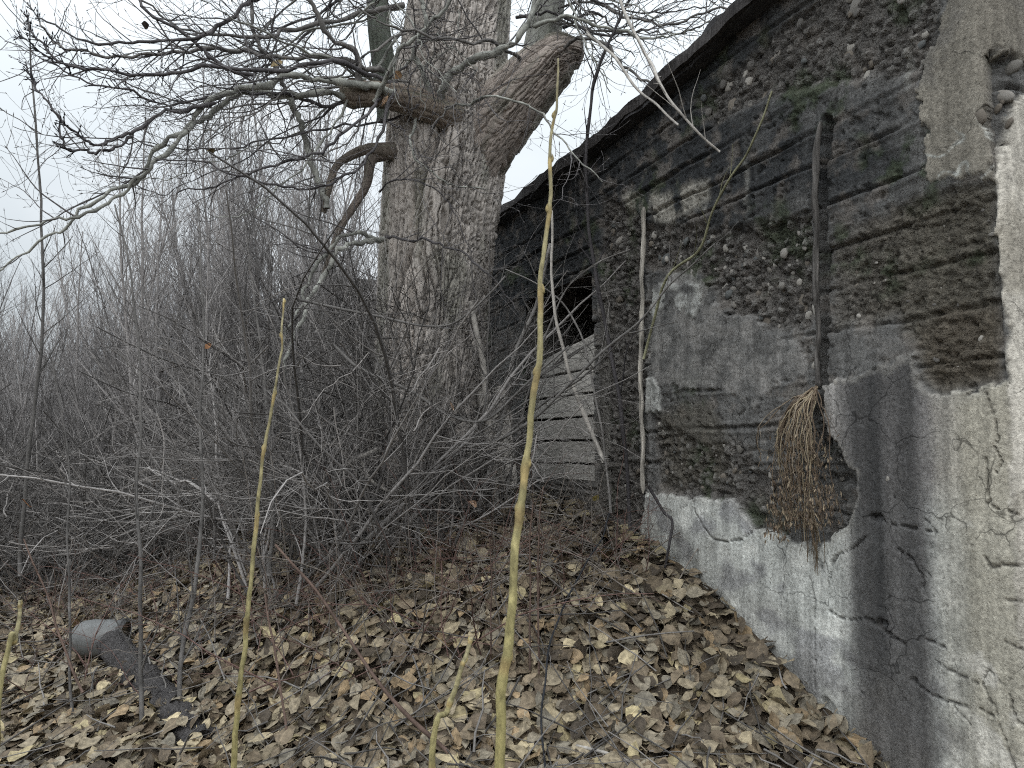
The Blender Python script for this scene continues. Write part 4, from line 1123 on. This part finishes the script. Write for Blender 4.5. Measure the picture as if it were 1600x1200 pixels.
# the tangle round the foot of the trunk
for px, d, sc in ((470, 4.5, .75), (540, 4.35, .7), (600, 4.3, .7), (650, 4.3, .6), (700, 4.3, .55), (735, 4.5, .35), (520, 5.2, .9), (440, 5.0, .9), (580, 4.6, .8), (500, 4.8, .85),
                  (450, 4.3, .8), (560, 4.15, .75), (480, 4.25, .8), (770, 4.6, .3), (590, 4.4, .95), (520, 4.1, .8), (550, 4.5, 1.0)):
    x, y = spot(px, d); sc *= 1.08 if px < 740 else .85
    plant('shrub', BUSH[rg.integers(12)], x, y, sc, rg.uniform(0, 6.28), (0, 0), 'leafless shrub tangled round the foot of the poplar, ' + ('left of it' if px < 570 else 'before it' if px < 730 else 'between it and the wall'), 'shrub', 'shrubs at the trunk')
for px, d, sc, dz in ((600, 4.25, .75, .1), (560, 4.2, .8, .2), (690, 4.2, .65, .15), (730, 4.25, .55, .0), (520, 4.3, .8, .05), (480, 4.2, .8, .2), (580, 4.35, .8, .5), (540, 4.5, .9, .5), (450, 4.6, .9, .1), (850, 4.2, .28, .0), (905, 4.1, .3, .0), (960, 3.95, .35, .0)):
    x, y = spot(px, d)
    plant('brushwood', BRUSH[rg.integers(6)], x, y, sc, rg.uniform(0, 6.28), (0, 0), 'tangled dead brushwood ' + ('left of the trunk foot' if px < 570 else 'before the poplar trunk' if px < 740 else 'under the boarded window'), 'brushwood', 'dead brushwood at the trunk', dz)
for k in range(26):
    px = rg.uniform(-60, 480); d = rg.uniform(5.6, 9.5); x, y = spot(px, d)
    plant('brushwood', BRUSH[rg.integers(6)], x, y, rg.uniform(.8, 1.3), rg.uniform(0, 6.28), (0, 0), 'tangled dead brushwood ' + where(px, d, 7.5), 'brushwood', 'dead brushwood in the thicket')
for px, d in ((460, 3.9), (520, 3.8), (590, 3.9), (640, 3.75), (700, 3.9), (760, 3.95), (820, 4.1), (870, 4.05), (930, 3.8), (985, 3.7), (400, 4.0), (330, 4.2), (250, 4.4), (180, 4.8), (90, 4.6), (40, 5.2), (300, 3.6), (480, 3.4), (560, 3.35), (120, 3.9), (830, 3.5), (660, 3.4), (20, 6.2), (60, 5.6), (100, 6.4), (140, 5.8), (190, 6.3), (230, 5.6), (280, 6.0), (330, 5.5), (370, 5.0), (420, 4.7), (350, 6.3), (30, 7.0), (150, 7.2), (270, 7.0), (200, 4.6), (300, 4.8), (70, 5.0), (250, 5.2), (380, 4.4),
              (720, 3.3), (770, 3.5), (860, 3.6), (900, 3.7), (610, 3.6), (680, 3.7), (740, 3.7), (540, 3.7), (490, 3.8), (430, 3.9)):
    x, y = spot(px, d)
    plant('cane', CANE[rg.integers(6)], x, y, rg.uniform(.5, .85), rg.uniform(0, 6.28), (0, 0), 'low clump of thin brown canes in the leaves ' + ('left of the slender yellow shoot' if px < 390 else 'between the two tall yellow shoots' if px < 810 else 'right of the tallest yellow shoot'), 'canes', 'brown canes in the leaf litter')
# far mass of young trees
tb_v, tb_f, tb_c, off = [], [], [], 0
FAR = [proto('far', 4000 + k)[0] for k in range(6)]
FAR = [(np.concatenate(t.v), np.concatenate(t.f), np.concatenate(t.c)) for t in FAR]
for _ in range(470):
    d = rg.uniform(13, 32); px = rg.uniform(-260, 700) if rg.random() < .85 else rg.uniform(700, 1200)
    x, y = spot(px, d)
    if wallq(x, y) < 1.6: continue
    v, f, c = FAR[rg.integers(6)]; a = rg.uniform(0, 6.28)
    s = rg.uniform(.55, 1.1) * np.interp(px, [-260, 60, 160, 330, 700], [.95, .8, .92, 1.25, 1.3]) * np.interp(d, [13, 32], [1.0, 1.15])
    R = np.array([[math.cos(a), -math.sin(a), 0], [math.sin(a), math.cos(a), 0], [0, 0, 1]]) * s
    tb_v.append(v @ R.T + np.array([x, y, float(gz(x, y)) - .05])); tb_f.append(f + off); tb_c.append(c * rg.uniform(.8, 1.2)); off += len(v)
th = link('thicket', mesh_np('thicket', np.concatenate(tb_v), np.concatenate(tb_f), np.concatenate(tb_c)), M_TWIG)
tag(th, 'distant grey mass of bare young trees', 'thicket', kind='stuff')

# ------------------------------------------------------------------ single stems and sticks, traced
def stick(name, pts, r0, r1, col, label, cat, group=None, sides=7, spec=None, seed=1, mat=M_TWIG, wob=.012, ground_it=False):
    rg = np.random.default_rng(seed)
    c = np.array([P(x, y, d) for x, y, d in pts])
    o0 = c[0].copy()
    n = max(10, len(pts) * 5)
    c = wobble(curve(c, n), wob, 5, rg) - o0
    r = np.linspace(r0, r1, n) * (1 + .06 * rg.normal(0, 1, n))
    tb = TB(); tb.tube(c, r, sides, np.clip(np.asarray(col)[None] * (1 + .15 * rg.normal(0, 1, (n, 1))), .02, .8), True)
    if spec:
        o = thing(name, label, cat, tuple(o0), group)
        link('stem', tb.mesh('stem'), mat, o)
        t2 = TB(); sprout(t2, c, np.clip(r, .002, .01), spec, rg, np.asarray(col) * .9, .1, 1.0)
        if t2.n: tag(link('twigs', t2.mesh('twigs'), mat, o), kind='stuff')
    else:
        o = tag(link(name, tb.mesh(name), mat, loc=tuple(o0)), label, cat, group)
    return o
SP = [(5, .3, .12, .5, .7, .0, .08, 4, 6), (4, .14, .06, .6, .7, .0, .1, 3, 3)]
pale, grey, brown, darkc = lin(176, 172, 166), lin(120, 118, 116), lin(98, 82, 74), lin(62, 60, 62)
stick('broken_branch', [(945, 722, 4.05), (915, 650, 4.1), (885, 570, 4.1), (866, 470, 4.1), (862, 330, 4.1)], .014, .006, pale, 'pale barkless branch leaning in front of the boarded window', 'branch', seed=3)
stick('dead_branch', [(1125, 236, 3.25), (1090, 205, 3.25), (1055, 165, 3.3), (1030, 130, 3.4), (1015, 90, 3.6), (985, 40, 3.9), (960, -20, 4.2)], .0045, .009, pale * .9, 'pale dead branch hanging before the dark eaves', 'branch', spec=SP[:1], seed=5)
stick('dead_branch', [(1062, 192, 3.4), (1030, 165, 3.5), (990, 130, 3.65), (955, 85, 3.9), (915, 50, 4.3)], .0045, .008, pale * .85, 'short pale dead branch hanging left of the longer one at the eaves', 'branch', spec=SP[:1], seed=6)
stick('climbing_stem', [(1005, 560, 3.75), (1040, 440, 3.62), (1090, 390, 3.45), (1112, 330, 3.35), (1140, 280, 3.25), (1165, 245, 3.18), (1185, 200, 3.1), (1205, 142, 3.05)], .007, .004, lin(128, 128, 104), 'thin greenish stem climbing slantwise up the dark wall', 'stem', spec=[(2.5, .2, .1, .5, .6, .0, .08, 3, 4)], seed=7)
stick('wall_sapling', [(985, 830, 3.95), (972, 660, 4.0), (945, 500, 4.1), (925, 390, 4.15), (916, 300, 4.2), (922, 170, 4.2), (945, 85, 4.2), (985, 0, 4.25), (1010, -60, 4.3)], .011, .008, darkc, 'dark bare sapling growing close to the roof edge', 'sapling', spec=SP, seed=8)
stick('bramble_arch', [(735, 700, 4.0), (790, 680, 3.9), (850, 640, 3.8), (930, 560, 3.7), (1000, 500, 3.6), (1050, 440, 3.55), (1120, 380, 3.4)], .009, .004, grey * .8, 'long arching bare shoot crossing the boarded window', 'shoot', spec=SP[:1], seed=9)
stick('bramble_arch', [(520, 540, 4.1), (570, 580, 4.0), (640, 610, 3.95), (700, 650, 3.9), (760, 655, 3.85), (830, 590, 3.8), (890, 540, 3.75)], .010, .005, grey * .75, 'thick arching shoot sagging across the lower trunk', 'shoot', spec=SP[:1], seed=10)
stick('bramble_arch', [(470, 470, 4.0), (580, 490, 4.0), (680, 510, 3.95), (730, 490, 3.9), (790, 430, 3.9)], .008, .004, grey * .7, 'bare shoot sagging level across the middle of the trunk', 'shoot', spec=SP[:1], seed=11)
stick('bare_sapling', [(745, 800, 4.3), (790, 640, 4.4), (800, 570, 4.4), (835, 480, 4.4), (860, 380, 4.4)], .016, .010, grey, 'leaning grey stem between the trunk and the boarded window', 'stem', spec=SP, seed=12)
stick('bare_sapling', [(775, 790, 4.5), (760, 600, 4.5), (740, 500, 4.5), (735, 470, 4.5)], .02, .014, pale * .8, 'short pale stump of a stem close to the right of the trunk', 'stem', seed=13)
stick('bramble_arch', [(955, 800, 4.0), (935, 640, 4.05), (905, 520, 4.1), (860, 455, 4.15), (790, 420, 4.2)], .007, .003, grey, 'bare shoot bending left across the dark gap above the boards', 'shoot', spec=SP, seed=21)
stick('bramble_arch', [(790, 770, 4.2), (830, 600, 4.15), (870, 480, 4.1), (920, 420, 4.05), (985, 390, 4.0)], .007, .003, grey * .8, 'bare shoot bending right across the dark gap above the boards', 'shoot', spec=SP, seed=22)
for i, (pts, r0, r1, cl, lab) in enumerate([
    ([(988, 1018, 3.25), (1030, 975, 3.4), (1062, 940, 3.5)], .012, .012, pale * .9, 'pale broken stick lying on the leaves below the wall'),
    ([(1000, 962, 3.5), (950, 960, 3.5), (890, 972, 3.45)], .006, .005, pale * .8, 'thin pale twig lying level on the leaves beside the pale broken stick'),
    ([(1110, 1165, 2.75), (1040, 1110, 2.9), (960, 1040, 3.1), (885, 965, 3.4)], .006, .005, brown, 'brown cane slanting across the leaves under the pale broken stick'),
    ([(700, 1175, 2.6), (620, 1100, 2.7), (560, 1020, 2.9), (500, 930, 3.1), (430, 850, 3.3)], .008, .005, brown * .9, 'long brown cane slanting up from the leaves to the left'),
    ([(900, 1165, 2.7), (960, 1180, 2.65), (1010, 1200, 2.6)], .006, .006, pale * .8, 'pale twig at the bottom edge of the leaf bank'),
    ([(520, 745, 4.3), (550, 722, 4.3), (595, 702, 4.3)], .014, .016, pale * .95, 'pale peeled stick propped at the foot of the trunk'),
    ([(565, 722, 4.25), (580, 750, 4.22), (607, 768, 4.2)], .010, .008, pale * .9, 'curved pale stick under the propped peeled stick'),
]):
    stick('fallen_stick', pts, r0, r1, cl, lab, 'stick', seed=50 + i, wob=.006)
stick('black_cable', [(852, 1205, 2.6), (848, 1120, 2.75), (856, 1030, 3.0), (872, 965, 3.2), (905, 900, 3.4), (940, 840, 3.6), (955, 800, 3.75)], .004, .004, lin(44, 46, 50), 'thin black cable rising from the leaf bank towards the wall', 'cable', seed=70)
stick('root_loop', [(1012, 760, 3.85), (1035, 800, 3.8), (1050, 815, 3.75), (1047, 850, 3.7), (1040, 890, 3.7)], .008, .006, darkc, 'dark root hooking down over the pale plaster edge', 'root', seed=71)
# upright stems in the foreground left
for i, (pts, r0, r1, cl, lab) in enumerate([
    ([(225, 1190, 3.2), (221, 1050, 3.3), (220, 900, 3.3), (214, 760, 3.4), (222, 600, 3.5), (205, 430, 3.6), (180, 320, 3.7)], .010, .004, grey * .7, 'slim upright stem just right of the grey pipe'),
    ([(278, 1150, 3.3), (284, 1030, 3.4), (305, 900, 3.5), (316, 800, 3.6), (312, 640, 3.7), (318, 500, 3.8), (310, 330, 3.9)], .012, .004, grey * .75, 'second upright stem right of the grey pipe with a slight bend'),
    ([(112, 1150, 3.4), (110, 1000, 3.5), (106, 850, 3.6), (104, 700, 3.7), (80, 560, 3.8)], .007, .003, grey * .65, 'thin dark upright stem just left of the grey pipe'),
    ([(420, 900, 3.9), (425, 780, 3.9), (418, 640, 4.0), (400, 480, 4.1), (385, 360, 4.2)], .012, .004, grey * .8, 'grey upright stem behind the left yellow shoot'),
    ([(455, 1190, 2.9), (440, 1100, 3.0), (425, 1000, 3.1), (415, 930, 3.2)], .006, .004, brown, 'short brown stalk at the bottom between the two yellow shoots'),
    ([(832, 1060, 3.05), (829, 980, 3.15), (828, 860, 3.3), (832, 780, 3.4)], .005, .003, brown * .8, 'dark brown stalk close left of its twin behind the tall yellow shoot'),
    ([(843, 1055, 3.05), (842, 960, 3.15), (841, 850, 3.3), (848, 760, 3.4)], .005, .003, brown * .75, 'dark brown stalk close right of its twin behind the tall yellow shoot'),
    ([(766, 1030, 3.1), (767, 930, 3.2), (764, 840, 3.3)], .004, .002, brown * .7, 'thin dark stalk standing left of the tall yellow shoot'),
    ([(30, 900, 5.6), (45, 700, 5.7), (68, 500, 5.8), (62, 300, 5.9), (50, 120, 6.0), (45, 30, 6.1)], .016, .004, grey * .6, 'tall dark sapling at the left edge reaching into the open sky'),
    ([(130, 1080, 3.3), (100, 1010, 3.4), (75, 930, 3.5), (40, 840, 3.6)], .006, .003, brown, 'brown cane leaning left beside the grey pipe'),
]):
    stick('upright_stem', pts, r0, r1, cl, lab, 'stem', spec=[(4.5, .4, .15, .5, .7, .03, .07, 4, 6), (4, .16, .06, .6, .7, .02, .09, 3, 3)], seed=90 + i)

# ------------------------------------------------------------------ yellow shoots near the camera
def shoot(pts, r0, r1, buds, label, seed):
    rg = np.random.default_rng(seed)
    c0 = np.array([P(x, y, d) for x, y, d in pts])
    c0[0] = (c0[1][0] - .02, c0[1][1], float(gz(c0[1][0] - .02, c0[1][1])) - .02); o0 = c0[0].copy()     # rooted in the litter
    o = thing('yellow_shoot', label, 'shoot', tuple(o0), 'yellow shoots near the camera')
    n = 70
    c = wobble(wobble(curve(c0, n), .008, 6, rg), .003, 24, rg) - o0
    r = np.linspace(r0, r1, n); base = np.linspace(0, 1, n)
    cl = lin(152, 144, 96)[None] * (1 - base[:, None] * .5) + lin(140, 134, 122)[None] * base[:, None] * .5
    for b, side in buds:
        i = int(b * (n - 1)); r = r * (1 + .22 * np.exp(-((np.arange(n) - i) / .9) ** 2)); cl[max(0, i - 1):i + 1] = lin(150, 134, 92)
        r[i + 1:] *= .975
    r = r * (1 + .05 * rg.normal(0, 1, n)); cl = cl * (1 + .16 * rg.normal(0, 1, (n, 1))) * (1 - .25 * sstep(.1, .5, fbm(base * 9, .5, seed, 3)))[:, None]
    tb = TB(); tb.tube(c, r, 9, cl, True)
    link('stem', tb.mesh('stem'), M_SHOOT, o)
    for b, side in buds:
        i = int(b * (n - 1)); t = unit(c[min(i + 1, n - 1)] - c[i]); sd_ = unit(np.array([side, -.2, 0]))
        p = c[i] + sd_ * r[i] * .5
        L = r0 * 1.9
        q = np.array([p, p + sd_ * L * .14 + t * L * .3, p + sd_ * L * .17 + t * L * .7, p + sd_ * L * .10 + t * L * 1.1])
        tb = TB(); tb.tube(curve(q, 8), np.array([.5, .75, .85, .8, .65, .45, .25, .04]) * r0 * .42, 7, lin(148, 134, 92) * rg.uniform(.8, 1.1))
        link('bud', tb.mesh('bud'), M_SHOOT, o)
shoot([(772, 1330, 1.16), (780, 1200, 1.18), (797, 1000, 1.2), (808, 860, 1.22), (822, 740, 1.25), (836, 600, 1.28), (842, 450, 1.32), (858, 330, 1.36), (858, 240, 1.38), (868, 160, 1.40), (872, 88, 1.42)], .0088, .0020,
      [(.18, 1), (.36, -1), (.41, 1), (.52, -1), (.60, 1), (.70, -1), (.79, 1), (.87, -1)], 'tallest yellow shoot, standing upright before the boarded window', 201)
shoot([(350, 1330, 1.5), (365, 1200, 1.5), (378, 1050, 1.5), (388, 930, 1.52), (402, 800, 1.55), (414, 700, 1.58), (428, 610, 1.6), (442, 540, 1.62), (447, 465, 1.65)], .0060, .0020,
      [(.2, 1), (.34, -1), (.5, 1), (.63, -1), (.75, 1), (.9, -1), (.99, 1)], 'slender yellow shoot rising left of the poplar trunk', 202)
shoot([(655, 1290, 1.5), (672, 1200, 1.52), (700, 1110, 1.55), (722, 1050, 1.57), (740, 998, 1.6)], .0068, .0048, [(.25, 1), (.55, -1), (.8, 1), (.98, -1)], 'short yellow shoot leaning right at the bottom of the leaf bank', 203)
shoot([(-10, 1180, 1.4), (2, 1080, 1.42), (18, 1000, 1.45), (32, 935, 1.48)], .0055, .0035, [(.3, 1), (.6, -1), (.97, 1)], 'yellow shoot cut by the left edge of the picture', 204)

# ------------------------------------------------------------------ grey pipe end in the leaves
def on_ground(px, py, up=0.0):
    r = ray(px, py); d = np.arange(1.5, 20, .01); p = CAM + d[:, None] * r
    i = np.argmax(p[:, 2] < gz(p[:, 0], p[:, 1]) + .03)
    return p[i] + np.array([0, 0, up])
def build_pipe():
    a = on_ground(165, 1022, .085); b = on_ground(300, 1128, -.05)
    o = thing('old_pipe', 'grey domed pipe end on a crusted dark pipe lying in the leaves', 'pipe', tuple(b))
    ax = unit(a - b); L = np.linalg.norm(a - b); rg = np.random.default_rng(9)
    n, k = 40, 26
    t = np.linspace(-.1, .92, n)[:, None] * (a - b)
    tb = TB(); tb.tube(t, np.full(n, .074) * (1 + .03 * rg.normal(0, 1, n)), k, lin(84, 82, 82), True)
    me = tb.mesh('crusted_pipe'); v = np.array([x.co[:] for x in me.vertices])
    d = fbm(v[:, 0] * 30, v[:, 1] * 30, v[:, 2] * 30, 4)
    ctr = (v @ ax)[:, None] * ax; v2 = ctr + (v - ctr) * (1 + .28 * d)[:, None]
    me.vertices.foreach_set('co', v2.astype(np.float32).ravel()); me.update()
    link('crusted_pipe', me, M_WALL, o)
    # domed cap: a lathe round the cap axis, tipped to the left
    e = unit(np.array([-1.0, -.1, .05])); prof = [(-.085, .075), (-.08, .094), (-.02, .10), (.07, .099), (.13, .088), (.165, .062), (.185, .025), (.188, .001)]
    p = np.array([(a - b) + e * x for x, _ in prof]); tb = TB(); tb.tube(curve(p, 24), np.interp(np.linspace(0, 7, 24), range(8), [q for _, q in prof]), 30, lin(104, 106, 106))
    link('domed_cap', tb.mesh('domed_cap'), M_METAL, o)
    p = np.array([(a - b) + e * x for x in (-.10, -.09, -.075, -.065)]); tb = TB(); tb.tube(p, [.09, .108, .108, .09], 30, lin(70, 70, 70), True)
    link('collar', tb.mesh('collar'), M_METAL, o)
build_pipe()

# ------------------------------------------------------------------ broken plank and roof-edge growth
o = link('broken_plank', box_mesh('broken_plank', (-.085, -.02, 0), (.085, .02, .62), lin(186, 182, 176), 5, 1, 12, .02, np.random.default_rng(3), .004), M_WOOD)
for vv in o.data.vertices:
    vv.co.x *= .55 + .6 * min(1, vv.co.z / .4); vv.co.z += .12 * vv.co.x
o.location = tuple(P(795, 762, 4.75)); o.rotation_euler = (math.radians(-8), math.radians(-9), math.radians(20))
tag(o, 'pale broken plank leaning between the trunk and the boarded window', 'plank')
rg = np.random.default_rng(88)
for k in range(14):
    s_ = rg.uniform(.5, 5.5); root = WP(s_, TOPZ + .075 + float(roof_rise(s_)), OVH - rg.uniform(.0, .15)); tb = TB()
    for _ in range(rg.integers(10, 22)):
        twig(tb, rg.normal(0, .05, 3) * [1, 1, 0], np.array([rg.normal(0, .6), rg.normal(0, .6), 1]), rg.uniform(.04, .14), .0016, 4, 3, rg, .12, -.05, lin(96, 92, 74), [])
    tag(link('dry_grass_tuft', tb.mesh('dry_grass_tuft'), M_TWIG, loc=tuple(root)), 'small tuft of dry grass on the edge of the roof slab', 'grass tuft', 'tufts along the roof edge')

# ------------------------------------------------------------------ dried plant hanging from the crack
def dried_plant():
    s0, z0 = W(1280, 606); root = WP(s0, z0, .02)
    o = thing('dried_plant', 'dried brown plant hanging head down from a crack in the wall', 'plant', tuple(root))
    rg = np.random.default_rng(14)
    for k in range(54):
        ex = rg.normal(1278, 20); ey = rg.uniform(690, 850)
        if k < 6: ex = rg.uniform(1240, 1256); ey = rg.uniform(700, 760)
        if 6 <= k < 11: ex = rg.uniform(1300, 1318); ey = rg.uniform(720, 800)
        m = (1280 + (ex - 1280) * .9)
        pts = [(1280 + rg.normal(0, 1.5), 606, .02), (1280 + (m - 1280) * .55, 635, .06 + rg.random() * .04), (m, 665 + rg.random() * 20, .08 + rg.random() * .05), (ex, (ey + 670) / 2 + 8, .08 + rg.random() * .05), (ex + rg.normal(0, 2), ey, .06 + rg.random() * .05)]
        c = curve(np.array([WP(*W(x, y), of) for x, y, of in pts]) - root, 14)
        tb = TB(); cl = [lin(154, 142, 120), lin(122, 108, 92), lin(138, 128, 114), lin(96, 84, 72)][rg.integers(4)]
        c = wobble(c, .012, 22, rg); tb.tube(c, np.linspace(.0028, .0012, 14), 4, cl)
        sprout(tb, c, np.full(14, .0018), [(5, .06, .03, .6, .9, -.08, .2, 3, 4)], rg, cl, .35, 1.0)
        link('stem', tb.mesh('stem'), M_TWIG, o)
    V, Fc, Cc, UV = [], [], [], []; off = 0
    for k in range(1100):
        t = rg.random()
        ex, ey = (rg.normal(1278, 19), rg.uniform(680, 825)) if t < .7 else ((rg.normal(1243, 5), rg.uniform(770, 845)) if t < .85 else (rg.normal(1310, 8), rg.uniform(760, 820)))
        p = WP(*W(ex, ey), rg.uniform(.03, .14)) - root
        v, f, uv = LEAF[rg.integers(len(LEAF))]; a = rg.normal(0, 1, (3, 3)); q, _ = np.linalg.qr(a)
        q = q if rg.random() < .4 else q @ np.diag([.6, 1, .6]); dn = np.array([[1, 0, 0], [0, 0, 1], [0, -1, 0.]]); V.append((v * [.7, 1, 1.2] @ dn.T) @ (np.eye(3) * .7 + q * .5).T * rg.uniform(.012, .030) + p); Fc.append(f + off); off += len(v); UV.append(uv)
        cc = [lin(134, 118, 100), lin(108, 94, 80), lin(92, 82, 72), lin(162, 148, 126)][rg.integers(4)]
        Cc.append(np.broadcast_to(cc * rg.uniform(.7, 1.2), (len(v), 3)))
    tag(link('dry_leaves', mesh_np('dry_leaves', np.concatenate(V), np.concatenate(Fc), np.concatenate(Cc), True, np.concatenate(UV)), M_LEAF, o), kind='stuff')
    for k in range(16):                                   # roots that trail below over the plaster
        x = rg.normal(1279, 9); y1 = rg.uniform(860, 900)
        c = curve(np.array([WP(*W(a, b), of) for a, b, of in ((x, 800, .05), (x + rg.normal(0, 3), 840, .03), (x + rg.normal(0, 4), y1, .024))]) - root, 10)
        tb = TB(); tb.tube(c, np.linspace(.002, .001, 10), 4, lin(104, 92, 76)); link('root', tb.mesh('root'), M_TWIG, o)
dried_plant()

# ------------------------------------------------------------------ single dead leaves caught in the twigs
def hung_leaf(px, py, dep, size, col, label, k):
    v, f, uv = LEAF[k % len(LEAF)]; rg = np.random.default_rng(k)
    q, _ = np.linalg.qr(rg.normal(0, 1, (3, 3)))
    if abs(q[1, 2]) < .45: q = np.roll(q, 1, axis=1)
    me = mesh_np('dead_leaf', v @ q.T * size, f, np.broadcast_to(col, (len(v), 3)), True, uv)
    tag(link('dead_leaf', me, M_LEAF, loc=tuple(P(px, py, dep))), label, 'leaf', 'dead leaves caught in twigs')
hung_leaf(707, 634, 3.9, .085, lin(206, 180, 158), 'pale pinkish dead leaf caught in twigs before the trunk', 1)
hung_leaf(332, 236, 4.0, .085, lin(130, 118, 84), 'brown dead leaf hanging in the open sky under the left branches', 2)
hung_leaf(432, 100, 4.3, .085, lin(140, 124, 90), 'tan dead leaf hanging high on the left branches', 3)
hung_leaf(601, 158, 4.4, .075, lin(150, 124, 100), 'orange dead leaf lodged on the knobby limb left of the trunk', 4)
hung_leaf(620, 118, 4.4, .06, lin(146, 118, 88), 'small orange dead leaf above the knobby limb', 5)
hung_leaf(324, 541, 4.0, .05, lin(170, 128, 96), 'small orange dead leaf in the thicket, upper of two on one line', 6)
hung_leaf(306, 748, 4.0, .055, lin(172, 130, 98), 'small orange dead leaf low in the thicket', 7)
hung_leaf(933, 777, 3.9, .06, lin(190, 176, 110), 'yellowish dead leaf below the leaning pale branch', 8)
hung_leaf(741, 786, 3.9, .06, lin(180, 150, 126), 'orange pink dead leaf low beside the trunk foot', 9)
hung_leaf(40, 785, 4.6, .10, lin(150, 104, 68), 'rust brown dead leaf low at the left edge', 10)
hung_leaf(226, 38, 4.2, .05, lin(70, 62, 58), 'small dark dead leaf high against the bright sky', 11)
